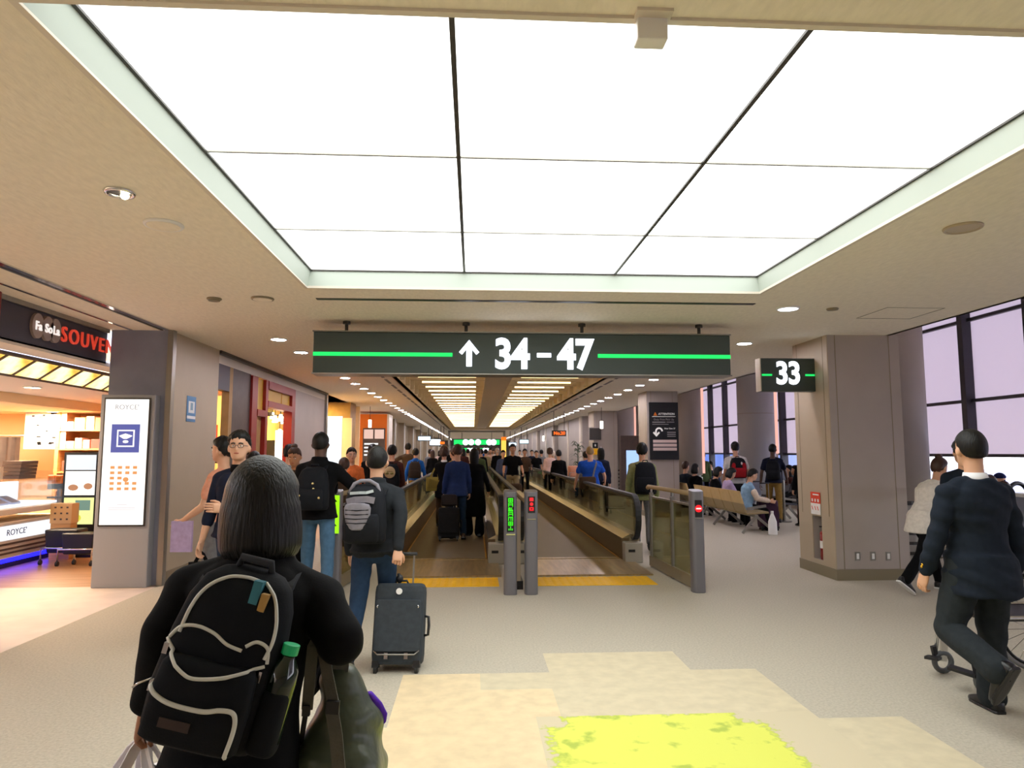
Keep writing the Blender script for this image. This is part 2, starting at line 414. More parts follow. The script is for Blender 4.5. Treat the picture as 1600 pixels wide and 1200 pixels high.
# downlights
proto = None
for side, xx in (('left', -2.69), ('right', 3.87)):
    for j in range(66):
        yy = 9.6+1.25*j; lab = 'round white downlight in the long row along the %s side of the ceiling' % side
        g = 'downlights in the %s ceiling row' % side
        if proto is None:
            proto = empty('downlight', lab, 'ceiling light', (xx, yy, CH), 0, g)
            m = MB(); m.cyl((0, 0, -.012), (0, 0, .0), .098, .098, 20); m.build('lamp', M['dl'], proto)
            m = MB(); t = np.arange(20)*2*pi/20
            m.tube([(cos(a)*.105, sin(a)*.105, -.004) for a in t], .012, 6, True); m.build('trim_ring', M['white'], proto, smooth=True)
        else: copy_tree(proto, (xx, yy, CH), 0, lab, g)
def disc_fix(name, label, cat, x, y, r_, m_rim, m_in, h=.02):
    e = empty(name, label, cat, (x, y, CH)); m = MB()
    t = np.arange(24)*2*pi/24
    m.tube([(cos(a)*r_, sin(a)*r_, -.006) for a in t], .014, 6, True); m.build('rim', m_rim, e, smooth=True)
    m = MB(); m.cyl((0, 0, -h), (0, 0, 0), r_*.93, r_*.97, 24); m.build('cover', m_in, e); return e
e = disc_fix('spotlight', 'small recessed spotlight with a bright bulb in the ceiling on the left', 'ceiling light', -2.12, 4.13, .075, M['chrome'], M['darkmetal'], .008)
m = MB(); m.ell((.02, .02, -.02), (.024, .024, .02)); m.build('bulb', M['bulb'], e, smooth=True)
disc_fix('ceiling_speaker', 'round grey ceiling speaker next to the recessed spotlight', 'speaker', -2.12, 4.72, .115, M['white'], M['ceil'])
disc_fix('ceiling_speaker', 'round flat ceiling speaker at the upper right', 'speaker', 3.38, 4.48, .11, M['panel2'], M['panel2'], .012)
disc_fix('ceiling_speaker', 'larger of two small round fittings on the ceiling left of the light panel', 'speaker', -2.14, 7.02, .10, M['kick'], M['ceil'])
disc_fix('smoke_detector', 'smaller of two round fittings on the ceiling left of the light panel', 'detector', -2.63, 7.05, .06, M['kick'], M['kick'], .03)
disc_fix('smoke_detector', 'small round fitting on the ceiling right of the white ringed lamp', 'detector', 3.89, 7.19, .05, M['kick'], M['kick'], .02)
e = disc_fix('ceiling_lamp', 'single round white lamp in the ceiling right of the long slot', 'ceiling light', 3.39, 7.18, .11, M['white'], M['lit'])
r = MB()
for a in ((4.45, 5.1, 7.1, 7.108), (4.45, 5.1, 7.7, 7.708), (4.45, 4.458, 7.1, 7.7), (5.092, 5.1, 7.1, 7.7)): r.box(*a, CH-.003, CH+.002)
struct('trim_8', r, M['kick'])
e = empty('ceiling_box', 'small white box fixed to the ceiling edge of the light panel', 'sensor box', (.63, 2.30, CH))
m = MB(); m.box(-.055, .055, -.01, .06, -.09, 0); m.build('housing', M['white'], e, bevel=.006)
m = MB(); m.box(-.065, .065, -.05, .0, -.012, 0); m.build('bracket', M['offwhite'], e)

# walls
def wall(name, m_, *b): r = MB(); r.box(*b); return struct(name, r, m_)
wall('wall_back', M['panel'], -12, 9.7, -6.1, -6, 0, 5)
wall('wall_far', M['panel'], -12, 9.7, 96, 96.1, 0, 5)
wall('wall_left_rear', M['shopwall'], -12.1, -12, -6, 30, 0, 3.2)
wall('wall_bulkhead', M['ceil'], 5.5, 5.56, -6, 96, CH, 5.0)
wall('ceiling_hall', M['ceil'], 5.5, 9.9, -6, 96, 5.0, 5.05)
# right window wall
wall('wall_right_sill', M['panel'], 9.45, 9.75, -6, 96, 0, .78)
MY = [12.68+1.6*i for i in range(-11, 16)]
r = MB()
for yy in MY: r.box(9.36, 9.56, yy-.07, yy+.07, .78, 5.0)
for z in (.80, 1.58, 2.62, 4.17): r.box(9.46, 9.54, -6, 40, z-.03, z+.03)
struct('trim_9', r, mat('dark_mullion', '3a3840', .45, .3))
r = MB(); r.box(9.58, 9.6, -6, 40, .78, 5.0); struct('window_1', r, M['clear'])
wall('wall_right_far', M['panel'], 9.4, 9.7, 38.3, 96, .78, 5.0)
proto = None
for i, yy in enumerate(MY[:-1]):
    lab = 'pale pink roller blind pulled most of the way down the tall windows'
    if proto is None:
        proto = empty('roller_blind', lab, 'blind', (9.54, yy+.8, 0), 0, 'roller blinds on the tall windows')
        m = MB(); m.box(0, .006, -.73, .73, 1.6, 5.0); m.build('fabric', M['blind'], proto)
        m = MB(); m.box(-.008, .014, -.73, .73, 1.57, 1.6); m.build('bottom_bar', M['white'], proto)
    else: copy_tree(proto, (9.54, yy+.8, 0), 0, lab)
wall('ground_outside', mat('apron_concrete', '8f93b0', .8), 9.9, 200, -100, 200, -3.6, -3.5)
# right pillars
def pillar(x0, x1, y0, y1, label, niche=False):
    e = empty('box_pillar', label, 'pillar', ((x0+x1)/2, (y0+y1)/2, 0)); w, d = (x1-x0)/2, (y1-y0)/2
    m = MB()
    if niche:
        m.box(-w+.16, w, -d, d, .14, CH); a0, a1, z0, z1 = -.16, .1, .2, .78
        m.box(-w, -w+.16, -d, a0, .14, CH); m.box(-w, -w+.16, a1, d, .14, CH); m.box(-w, -w+.16, a0, a1, .14, z0); m.box(-w, -w+.16, a0, a1, z1, CH)
    else: m.box(-w, w, -d, d, .14, CH)
    m.build('cladding', M['panel'], e)
    m = MB(); m.box(-w-.012, -w, -d+.0, d, .14, CH)
    if not niche: m.build('side_panel', M['panel2'], e)
    else:
        m = MB()
        for b in ((-d, a0, .14, CH), (a1, d, .14, CH), (a0, a1, .14, z0), (a0, a1, z1, CH)): m.box(-w-.012, -w, *b)
        m.build('side_panel', M['panel2'], e)
    m = MB(); m.box(-w-.02, w+.02, -d-.02, d+.02, 0, .14); m.build('skirting', M['kick'], e)
    m = MB()
    for xx in (-w+.1, w-.14): m.box(xx-.004, xx+.004, -d-.003, -d+.01, .14, CH)
    for yy in (-d+.12, d-.12): m.box(-w-.015, -w+.01, yy-.004, yy+.004, .8, CH)
    m.build('joint_lines', M['kick'], e); return e
pillar(4.7, 5.68, 8.86, 9.84, 'large grey clad pillar at the right with three sockets near its foot', True)
pillar(4.45, 5.25, 17.5, 18.4, 'grey clad pillar carrying the black attention board')
pillar(4.6, 5.5, 26.2, 27.4, 'grey clad pillar with a small grey screen, next beyond the black attention board')
e = empty('fire_extinguisher', 'red fire extinguisher standing in the dark niche of the right pillar', 'fire extinguisher', (4.765, 9.29, .2))
m = MB(); m.cyl((0, 0, 0), (0, 0, .34), .055, .055, 16); m.ell((0, 0, .34), (.055, .055, .05)); m.build('cylinder_body', M['red'], e, smooth=True)
m = MB(); m.cyl((0, 0, .38), (0, 0, .43), .018); m.box(-.06, .02, -.01, .01, .43, .445); m.build('valve', M['black'], e)
m = MB(); m.cyl((0, 0, .15), (0, 0, .25), .057, .057, 16, False); m.build('label_band', M['whitesheet'], e)
m = MB(); m.box(4.83, 4.855, 9.19, 9.45, .2, .78); tag(m.build('niche_backing', M['darkmetal']), 'dark back plate of the extinguisher niche', 'niche panel')
e = empty('wall_notice', 'red and white notice above the extinguisher niche on the right pillar', 'notice', (4.682, 9.32, .8))
m = MB(); m.box(-.006, 0, -.13, .13, .0, .15); m.build('white_half', M['whitesheet'], e)
m = MB(); m.box(-.006, 0, -.13, .13, .15, .3); m.build('red_half', M['redprint'], e)
m = MB()
for yy in (-.08, 0, .08): m.box(-.009, 0, yy-.016, yy+.016, .17, .21)
m.box(-.009, 0, -.1, .06, .26, .275); m.build('white_marks', M['whitesheet'], e)
m = MB()
for yy in (-.08, -.01, .07): m.bar((-.008, yy, .06), (-.008, yy+.03, .11), .012, .003, (1, 0, 0))
m.build('red_marks', M['redprint'], e)
proto = None
for px, lab in ((1340, 'left socket of three in a row near the foot of the right pillar'), (1364, 'middle socket of three in a row near the foot of the right pillar'), (1388, 'right socket of three in a row near the foot of the right pillar')):
    p = at(px, 869, 8.86)
    if proto is None:
        proto = empty('wall_socket', lab, 'socket', p, 0, 'sockets on the right pillar')
        m = MB(); m.box(-.034, .034, -.006, 0, -.055, .055); m.build('plate', M['steel'], proto)
        m = MB(); m.box(-.016, .016, -.011, -.006, -.035, .035); m.build('insert', M['white'], proto)
    else: copy_tree(proto, p, 0, lab)
# round radiator covers behind the pillars
def drum(x, y, label, strip):
    e = empty('round_pillar', label, 'pillar', (x, y, 0)); m = MB(); m.cyl((0, 0, .95), (0, 0, 5.0), .52, .52, 32); m.build('shaft', M['panel'], e, smooth=True)
    for q in range(6):
        m = MB(); m.cyl((0, 0, .1+q*.14), (0, 0, .19+q*.14), .52, .52, 32); m.build('louver', M['steel'], e)
    m = MB(); m.cyl((0, 0, 0), (0, 0, .95), .47, .47, 24); m.build('core', M['darkmetal'], e)
    if strip: m = MB(); m.box(.5, .56, -.2, -.1, 1.0, 5.0); m.build('edge_glow', M['pinkl'], e)  # emission stands in for light reflected off the pillar edge; no lamp there
drum(6.27, 10.15, 'rounded grey pillar half hidden behind the large right pillar', False)
drum(6.45, 20.9, 'rounded grey pillar with louvered foot right of the black attention board', True)
drum(5.95, 27.6, 'rounded grey pillar with louvered foot left of the black attention board', True)
e = empty('round_column', 'tall round concrete column standing in front of the tall windows', 'pillar', (8.0, 19.2, 0))
m = MB(); m.cyl((0, 0, 0), (0, 0, 5.0), .5, .5, 32); m.build('shaft', mat('concrete_column', 'aaa8ac', .6), e, smooth=True)
m = MB(); m.tube([(cos(a)*.5, sin(a)*.5, 2.72) for a in np.arange(32)*2*pi/32], .006, 6, True); m.build('joint_ring', M['kick'], e)
m = MB(); m.cyl((0, 0, 4.6), (0, 0, 5.0), .5, .75, 32); m.build('capital', M['white'], e, smooth=True)
e = empty('light_strip_post', 'slim post with a vertical pink light strip at the windows', 'light', (8.75, 19.6, 0))
m = MB(); m.box(-.05, .05, -.03, .03, 1.6, 5); m.build('strip', M['pinkl'], e)
m = MB(); m.box(-.06, .06, .03, .06, 0, 5); m.build('post', M['panel'], e)
# far right wall with bays
r = MB()
for k2 in range(6):
    y0 = 30+k2*10.5; r.box(4.75, 5.4, y0, y0+8.6, 0, CH); r.box(5.3, 5.4, y0+8.6, y0+10.5, 0, CH)
struct('wall_right_corridor', r, M['panel'])
r = MB()
for k2 in range(6):
    y0 = 30+k2*10.5; r.box(4.68, 4.75, y0, y0+.5, 0, CH); r.box(4.70, 4.75, y0+4.3, y0+4.6, 0, CH)
struct('trim_10', r, M['offwhite'])
# left: pillar block with poster, shops, far wall
wall('wall_left_pier', M['bluegrey'], -4.62, -3.9, 9.0, 10.72, 0, CH)
r = MB(); r.box(-3.9, -3.885, 9.12, 10.72, .14, CH); struct('wall_left_pier_panel', r, M['panel2'])
r = MB(); r.box(-3.9, -3.875, 9.1, 10.74, 0, .14); struct('baseboard_left', r, M['kick'])
r = MB(); r.box(-3.90, -3.83, 8.96, 9.06, 0, CH); struct('trim_11', r, M['steel'])
r = MB(); r.box(-3.88, -3.85, 9.06, 9.1, 0, CH); struct('trim_12', r, M['darkmetal'])
e = empty('poster_stand', 'tall illuminated poster column in front of the grey pier at the left', 'advertising light box', (-4.27, 8.92, 0))
m = MB(); m.box(-.36, .3, -.06, .08, 0, 2.36); m.build('cabinet', mat('cabinet_grey', '9c9fa6', .45), e, bevel=.01)
m = MB(); m.box(-.31, .25, -.075, -.06, .74, 2.32); m.build('frame', M['darkmetal'], e)
m = MB(); m.box(-.29, .23, -.082, -.07, .76, 2.30); pn = m.build('lit_panel', M['poster'], e)
M['pnavy'] = emis('poster_navy', '5a62b0', .38); M['porange'] = emis('poster_orange', 'eea060', .42); M['pgrey'] = emis('poster_grey', 'a8a4a8', .4)
m = MB(); m.box(-.2, .14, -.086, -.08, 1.64, 1.99); m.build('navy_square', M['pnavy'], pn)
m = MB()
for a in ((-.13, .08, 1.71, 1.725), (-.13, .08, 1.905, 1.92), (-.13, -.115, 1.71, 1.92), (.065, .08, 1.71, 1.92)): m.box(a[0], a[1], -.09, -.085, a[2], a[3])
m.prism([(-.1, 1.85), (-.03, 1.875), (.05, 1.85), (.05, 1.84), (-.01, 1.81), (-.05, 1.81), (-.1, 1.84)], -.09, -.085); m.ell((-.025, -.086, 1.775), (.035, .004, .018), 12, 7)
m.build('white_emblem', M['poster'], pn)
m = MB()
for i in range(4):
    for j in range(5):
        if (i, j) in ((2, 2), (3, 2)): continue
        m = MB(); m.box(-.19+i*.09, -.14+i*.09, -.086, -.08, 1.18+j*.065, 1.215+j*.065); m.build('printed_chocolate', M['porange'], pn)
m = MB(); m.ell((.0, -.084, 1.31), (.035, .004, .03), 12, 7); m.build('printed_chocolate', M['porange'], pn)
text('ROYCE\'', .085, M['pgrey'], (-.03, -.084, 2.2), FACE, pn, 'lettering', .002)
m = MB()
for z, w in ((1.0, .06), (.96, .16), (.94, .16)): m.box(-.03-w, -.03+w, -.086, -.08, z, z+.01)
m.build('small_print', emis('poster_faint', 'd8d0d0', .5), pn)
e = empty('wall_poster', 'small blue framed notice on the beige side of the left pier', 'notice', (-3.884, 9.74, 2.06))
m = MB(); m.box(0, .006, -.15, .15, 0, .35); m.build('sheet', mat('blue_print', '4f86b4', .5), e)
m = MB(); m.box(.006, .009, -.1, .1, .12, .28); m.box(.006, .009, -.14, .14, .04, .08); m.build('white_marks', M['whitesheet'], e)
m = MB(); m.box(.009, .011, -.04, .04, .16, .26); m.build('figure_mark', mat('grey_blue_print', '87a5b5', .6), e)

# ------------------------------------------------------------------ left shops
struct('wall_shop_side', MB().box(-6.3, -6.2, 13.6, 24, 0, 3.2), M['shopwall'])
struct('wall_shop_back', MB().box(-12, -6.2, 13.6, 13.7, 0, 3.2), M['shopwall'])
struct('wall_shop_end', MB().box(-6.3, -3.9, 24, 24.1, 0, 3.2), M['shopwall'])
struct('ceiling_shop', MB().box(-12, -6.7, -6, 13.6, 2.36, 2.40), M['shopwall'])
struct('wall_shop_bulkhead', MB().box(-6.74, -6.66, -6, 13.6, 2.36, 2.80), M['shopwall'])
struct('ceiling_shop_soffit', MB().box(-4.98, -4.66, -6, 13.6, 2.73, 2.78).box(-6.7, -5.27, -6, 13.6, 2.50, 2.54), M['offwhite'])
struct('ceiling_shop_rear', MB().box(-6.3, -3.95, 10.7, 24, 3.2, 3.24), M['offwhite'])
struct('trim_13', MB().box(-3.93, -3.86, -2, 8.96, CH-.012, CH+.01), M['chrome'])
struct('trim_14', MB().box(-3.99, -3.96, -2, 8.96, CH-.008, CH+.01), M['darkmetal'])
struct('trim_15', MB().box(-4.38, -4.34, -2, 8.96, CH-.008, CH+.01), M['chrome'])
struct('trim_16', MB().box(-3.94, -3.86, 10.74, 18.6, CH-.05, CH+.01), M['darkmetal'])
e = empty('shop_fascia', 'dark navy shop fascia with red raised letters and three grey ovals', 'shop sign', (-4.66, 7.0, 2.76))
m = MB(); m.box(-.1, 0, -3, 1.98, 0, .39); m.build('board', M['navyfascia'], e)
m = MB(); m.box(-.1, .03, -3, 1.98, .39, .44); m.build('top_rail', M['steel'], e)
M['pwhite'] = mat('letter_white', 'f4f0ee', .5, emit='f4f0ee', es=.3)
Mov = mat('oval_grey', 'a08c84', .5); Mrl = mat('red_letter', 'd8432f', .45, emit='d8432f', es=.25)
def fy(px): 
    d = FW + RT*(px-800)/F - UP*(510-600)/F; return float(d[1]*(-4.63/d[0]))
for c, px in zip(('Fa', 'So', 'La'), (60, 76, 88)):
    yy = fy(px)-7.0; m = MB(); t = np.arange(24)*2*pi/24
    m.prism([(yy+.10*cos(a), .225+.135*sin(a)) for a in t], 0, .03, 'yz'); o = m.build('oval_plate', Mov, e)
    text(c, .13, M['pwhite'], (.036, yy, .22), SIDE, o, 'lettering', .004, .003)
text('SOUVENIR', .25, Mrl, (.012, fy(99)-7.0, .21), SIDE, e, 'raised_letters', .010, .0, 'LEFT', 1.02, 1.25)
e = empty('red_post', 'red painted post at the far left edge of the souvenir shop front', 'post', (-4.66, 6.86, 0))
m = MB(); m.cyl((0, 0, 0), (0, 0, 3.2), .07, .07, 16); m.build('shaft', M['red'], e, smooth=True)
m = MB(); m.cyl((0, 0, 0), (0, 0, .05), .11, .11, 16); m.build('base', M['darkmetal'], e)
proto = None
for j in range(14):
    yy = 5.5+.48*j
    lab = 'backlit amber picture panel in the slanted row over the souvenir shop'
    if proto is None:
        proto = empty('picture_panel', lab, 'light panel', (-5.0, yy, 2.70), 0, 'amber picture panels over the souvenir shop')
        m = MB(); m.prism([(0, 0), (-.26, -.18), (-.25, -.165), (.01, .015)], -.225, .225, 'xz'); m.build('picture', M['amber'], proto)
        m = MB()
        for q in (-.24, .225): m.prism([(.01, -.012), (-.27, -.20), (-.25, -.16), (.02, .02)], q, q+.015, 'xz')
        m.prism([(.02, -.01), (.005, -.02), (.005, .02), (.03, .02)], -.24, .24, 'xz'); m.prism([(-.25, -.17), (-.27, -.20), (-.28, -.18), (-.26, -.16)], -.24, .24, 'xz')
        m.build('frame', M['brownwall'], proto)
    else: copy_tree(proto, (-5.0, yy, 2.70), 0, lab)
for (xx, yy, z) in ((-8.2, 9.2, 2.36), (-8.2, 11.6, 2.36), (-7.4, 12.6, 2.36), (-9.4, 12.6, 2.36), (-5.8, 7.6, 2.5), (-5.8, 9.4, 2.5)):
    e = empty('shop_downlight', 'small warm downlight in the ceiling of the souvenir shop', 'ceiling light', (xx, yy, z), 0, 'warm downlights in the souvenir shop')
    m = MB(); m.cyl((0, 0, -.012), (0, 0, 0), .09, .09, 16); m.build('lamp', M['shoplight'], e)
    m = MB(); m.tube([(cos(a)*.1, sin(a)*.1, -.004) for a in np.arange(16)*2*pi/16], .012, 6, True); m.build('trim_ring', M['white'], e)
def arealight(name, loc, size, power, color, rot=(0, 0, 0)):
    l = bpy.data.lights.new(name, 'AREA'); l.energy = power; l.size = size; l.color = lin(color); l.shape = 'SQUARE'
    o = bpy.data.objects.new(name, l); COL.objects.link(o); o.location = loc; o.rotation_euler = rot; return o
arealight('shop_lamp', (-8.4, 10.5, 2.33), 1.2, 110, 'ffe4c0'); arealight('shop_lamp', (-7.4, 12.4, 2.33), .8, 70, 'ffe4c0'); arealight('shop_lamp', (-5.8, 8.0, 2.47), .5, 30, 'ffe0c0')
arealight('shop_lamp', (-5.1, 13.0, 3.15), 1., 60, 'ffb060'); arealight('shop_lamp', (-5.1, 16.5, 3.15), 1., 50, 'ffc860'); arealight('shop_lamp', (-5.1, 21, 3.15), 1., 60, 'ffd060')
# display counter
e = empty('display_counter', 'white refrigerated sweets counter with lit glass case and blue glow underneath', 'counter', (-6.6, 10.0, 0))
L0, L1 = -1.9, 1.75
m = MB(); m.box(-.75, 0, L0, L1, .14, .62); m.build('base_cabinet', M['offwhite'], e, bevel=.008)
m = MB(); m.box(0, .012, L0, L1-.08, .40, .60); pnl = m.build('lit_name_panel', emis('name_panel', 'f4f6ff', .5), e)
text('ROYCE\'', .12, mat('navy_print', '20204a', .5), (.014, .55, .5), SIDE, pnl, 'lettering', .002, 0, 'CENTER', 1.1)
m = MB()
for z in (.2, .26, .33): m.box(0, .01, L0, .15, z, z+.028); m.box(0, .01, .2, L1-.2, z, z+.028)
m.build('vent_slots', M['brownwall'], e)
m = MB(); m.box(-.7, -.02, L0, L1, .08, .13); m.build('blue_light_strip', M['bluel'], e)
m = MB(); m.box(-.7, -.06, L0+.05, L1-.05, 0, .08); m.build('plinth', M['black'], e)
m = MB(); m.box(-.75, .04, L0, L1+.02, .62, .66); m.box(-.75, .06, L0, L1-.12, .76, .84); m.build('ledge', M['offwhite'], e, bevel=.008)
m = MB(); m.box(-.72, -.06, L0, L1-.15, .85, .88); m.box(-.76, -.7, L0, L1-.1, .85, 1.18); m.build('lit_interior', M['case'], e)
m = MB(); m.box(-.02, 0, L0, L1-.1, .84, 1.2); m.box(-.7, -.02, L1-.12, L1-.1, .84, 1.35); m.build('glass_front', M['clear'], e)
m = MB(); m.box(-.76, .0, L0, L1-.1, 1.2, 1.24); m.build('glass_shelf', M['clear'], e)
for j in range(6):
    yy = -.6+.27*j
    t = tag(MB().prism([(0, 0), (.2, 0), (.2, .03), (0, .12)], -.1, .1, 'xz').build('sweet_box', mat('box_grey', 'b8bcd4', .5), None, loc=(-6.95, 10.0+yy, .88)), 'pale grey box of sweets in the lit counter case', 'box', 'sweet boxes in the counter case')
for j in range(5):
    o = tag(MB().box(-.14, .14, -.2, .2, 0, .05).build('chocolate_box', mat('box_brown', '4d3a34', .5), None, loc=(-7.0, 11.15+.01*j, 1.24+.055*j)), 'dark brown flat box in the stack on the glass counter', 'box', 'dark boxes stacked on the counter')
for j, (yy, z, w) in enumerate(((10.25, 1.24, .16), (10.5, 1.24, .14), (10.7, 1.24, .18))):
    o = tag(MB().box(-.1, .1, -w, w, 0, .12+.03*j).build('gift_box', mat('box_cream', 'e6cfae', .5), None, loc=(-7.15, yy, z)), 'cream gift box standing on the glass counter in front of dark curtain', 'box', 'cream gift boxes on the counter')
e = empty('dark_curtain', 'short dark curtain hanging behind the sweets counter', 'curtain', (-8.3, 12.2, 1.35))
m = MB(); pts = [(-1.3+i*.05, .02*sin(i*1.9)) for i in range(40)]
m.add([(x, y, z) for z in (0, .55) for x, y in pts], [(i, i+1, i+41, i+40) for i in range(39)]); m.build('cloth', M['brownwall'], e)
m = MB(); m.cyl((-1.35, 0, .57), (.7, 0, .57), .012); m.build('rail', M['steel'], e)
e = empty('wall_banner', 'white printed banner with black marks hanging at the back of the souvenir shop', 'banner', (-7.62, 12.9, 1.7))
m = MB(); m.box(-.42, .3, -.006, 0, 0, .78); m.build('sheet', mat('banner_white', 'efe6dc', .6), e)
m = MB(); rb = random.Random(3)
for j in range(22):
    xx = -.36+.6*rb.random(); z = .05+.66*rb.random(); m.box(xx, xx+.03+.04*rb.random(), -.009, -.006, z, z+.02+.02*rb.random())
m.build('ink_marks', M['black'], e)
# shelves at the back
e = empty('shop_shelf', 'tall wooden shelf of boxed souvenirs behind the poster column', 'shelf', (-6.75, 13.2, 0))
m = MB(); m.box(-.72, -.66, -.35, .35, 0, 2.36); m.box(.5, .54, -.35, .35, 0, 2.36); m.box(-.66, .5, .3, .35, 0, 2.36); m.build('frame', M['woodlt'], e)
for z in (.95, 1.27, 1.68, 2.02):
    m = MB(); m.box(-.66, .5, -.35, .32, z, z+.03); m.build('shelf_board', M['woodlt'], e)
cols = ['e8ddd4', 'b5473a', 'f2ece6', 'd88a5a', '7b4a3c', 'e3b9a8', 'c9403a', 'f4e6c8']
for zi, z in enumerate((.98, 1.30, 1.71, 2.05)):
    xx = -.63
    while xx < .42:
        w = .1+.09*rb.random(); h = .13+.13*rb.random(); c = rb.choice(cols)
        tag(MB().box(0, w, -.22, .0, 0, h).build('souvenir_box', mat('box_'+c, c, .5), None, loc=(-6.75+xx, 13.15, z), bevel=.006), 'small boxed souvenir on the wooden shelf at the back of the shop', 'box', 'boxed souvenirs on the back shelf'); xx += w+.02
e = empty('lit_menu_stand', 'illuminated white and yellow sweets sign standing beside the counter', 'advertising light box', (gx(131, 11.6), 11.6, 0))
m = MB(); m.box(-.27, .27, -.05, .08, .3, 1.64); m.build('cabinet', M['black'], e)
for z0, z1, mm in ((1.36, 1.6, emis('menu_top', 'e8eef4', .45)), (.96, 1.34, M['poster']), (.5, .92, emis('menu_yellow', 'f0f0a0', .45))):
    m = MB(); m.box(-.23, .23, -.06, -.05, z0, z1); m.build('lit_panel', mm, e)
m = MB(); m.ell((-.1, -.062, 1.08), (.08, .005, .05), 12, 7); m.ell((.13, -.062, 1.1), (.07, .005, .05), 12, 7); m.build('sweet_picture', emis('menu_brown', 'c88860', .4), e)
m = MB(); m.box(-.05, .18, -.064, -.06, .72, .88); m.build('green_square', emis('menu_green', '7fa090', .35), e)
m = MB(); m.ell((-.05, -.062, .6), (.1, .005, .07), 12, 7); m.build('yellow_fruit', emis('menu_fruit', 'e0d840', .45), e)
m = MB(); m.box(-.3, .3, -.2, .2, 0, .04); m.box(-.2, .2, -.04, .06, .04, .3); m.build('foot', M['black'], e)
e = empty('spotted_box_stack', 'beige spotted gift carton on a stand next to the counter end', 'box', (gx(107, 11.3), 11.3, .0))
m = MB(); m.box(-.16, .16, -.1, .1, .55, .85); m.build('carton', mat('carton_beige', 'd7ad78', .6), e)
m = MB()
for i in range(3):
    for j in range(3): m.box(-.1+i*.09, -.07+i*.09, -.104, -.1, .6+j*.09, .625+j*.09)
m.build('spots', M['brownwall'], e)
m = MB(); m.box(-.15, .15, -.09, .09, .0, .55); m.build('stand', M['woodlt'], e)
e = empty('orange_bag_rack', 'small rack of orange bags above the spotted carton', 'rack', (gx(98, 11.7), 11.7, 0))
m = MB(); m.box(-.03, .03, -.03, .03, 0, 1.2); m.box(-.17, .17, -.06, .1, .9, .93); m.box(-.17, .17, -.06, .1, 1.05, 1.13); m.build('rack_frame', M['darkmetal'], e)
for i in range(3):
    tag(MB().box(-.06, .06, -.05, .05, 0, .14).build('orange_bag', M['orange'], None, loc=(gx(98, 11.7)-.12+.12*i, 11.68, 1.135), bevel=.02), 'orange bag on the small rack beside the counter', 'bag', 'orange bags on the rack')
for i, (px, yy, h) in enumerate(((112, 10.9, .5), (138, 10.75, .46))):
    e = empty('shopping_basket_cart', ('black basket cart near the counter end', 'black basket cart tucked against the poster column')[i], 'cart', (gx(px, yy), yy, 0))
    m = MB(); m.prism([(-.2, .16), (.2, .16), (.24, h), (-.24, h)], -.15, .15); m.build('basket', M['black'], e, bevel=.02)
    m = MB(); m.tube([(-.24, -.2, .04), (-.24, -.2, .24), (.24, -.2, .24), (.24, -.2, .04)], .014, 8); m.build('frame', M['chrome'], e, smooth=True)
    for sx in (-1, 1):
        m = MB(); m.cyl((sx*.24-.015, -.2, .035), (sx*.24+.015, -.2, .035), .035); m.build('wheel', M['rubber'], e)
# second and third shop fronts along x = -3.95
FX = -3.95
def front(y0, y1, z0, z1, m_, name, d=.12):
    return struct(name, MB().box(FX-d, FX, y0, y1, z0, z1), m_)
front(10.72, 11.4, 2.62, 3.02, M['navyfascia'], 'trim_17'); front(10.72, 18.6, 3.02, 3.2, M['offwhite'], 'trim_18')
front(11.4, 11.55, 0, 3.02, M['tan'], 'trim_19'); front(11.55, 12.45, 0, 3.02, M['brownwall'], 'wall_left_brown')
struct('wall_left_panel', MB().box(FX-.12, FX, 15.45, 18.6, 0, 3.02), M['panel'])
struct('trim_20', MB().box(FX-.1, FX+.06, 18.6, 18.75, 0, CH), M['steel'])
e = empty('red_shop_front', 'red framed shop front with yellow panels beside the beige wall panel', 'shop front', (FX, 14.0, 0))
for a, b in ((-1.55, -1.25), (-.75, -.6), (1.15, 1.42)):
    m = MB(); m.box(-.14, .04, a, b, 0, 3.0); m.build('red_post', M['red'], e)
for z0, z1, a, b in ((2.85, 3.0, -.6, 1.15), (2.5, 2.62, -.6, 1.15), (2.3, 2.42, -1.25, -.75)):
    m = MB(); m.box(-.12, .05, a, b, z0, z1); m.build('red_beam', M['red'], e)
m = MB(); m.box(-.1, -.02, -1.25, -.75, 2.42, 3.0); m.build('yellow_panel', M['yelpanel'], e)
m = MB(); m.box(-.1, -.04, -1.25, -.75, 0, 2.3); m.build('olive_panel', M['tan'], e)
for a, b in ((-.6, .5), (.55, 1.15)):
    m = MB(); m.box(-.1, -.02, a, b, 2.62, 2.85); m.build('yellow_panel', M['yelpanel'], e)
for i, (px, yy, z) in enumerate(((428, 16.8, 2.35), (437, 17.2, 2.4), (442, 16.3, 2.3), (436, 17.5, 2.05), (424, 18.2, 2.5))):
    e = empty('pendant_lamp', 'small glowing pendant lamp hanging in the red framed shop', 'lamp', (gx(px, yy), yy, z), 0, 'pendant lamps in the red framed shop')
    m = MB(); m.cyl((0, 0, 0), (0, 0, .16), .07, .03, 12); m.build('shade', M['bulb'], e); m = MB(); m.cyl((0, 0, .16), (0, 0, 3.2-z), .008); m.build('cord', M['black'], e)
e = empty('track_rail', 'black spotlight rail below the ceiling of the red framed shop', 'lamp', (-5.0, 17.4, 2.55))
m = MB(); m.bar((-.7, 0, 0), (.7, .2, 0), .04, .04); m.build('rail', M['black'], e)
for i in range(3):
    m = MB(); m.cyl((-.45+.42*i, .03, .02), (-.42+.42*i, -.12, .12), .05, .07, 12); m.build('spot_head', M['black'], e)
e = empty('goods_stand', 'brightly lit stand of goods inside the red framed shop', 'shop stand', (-5.05, 18.3, 0))
m = MB(); m.box(-.5, .5, -.2, .2, 0, 1.2); m.build('table', M['brownwall'], e)
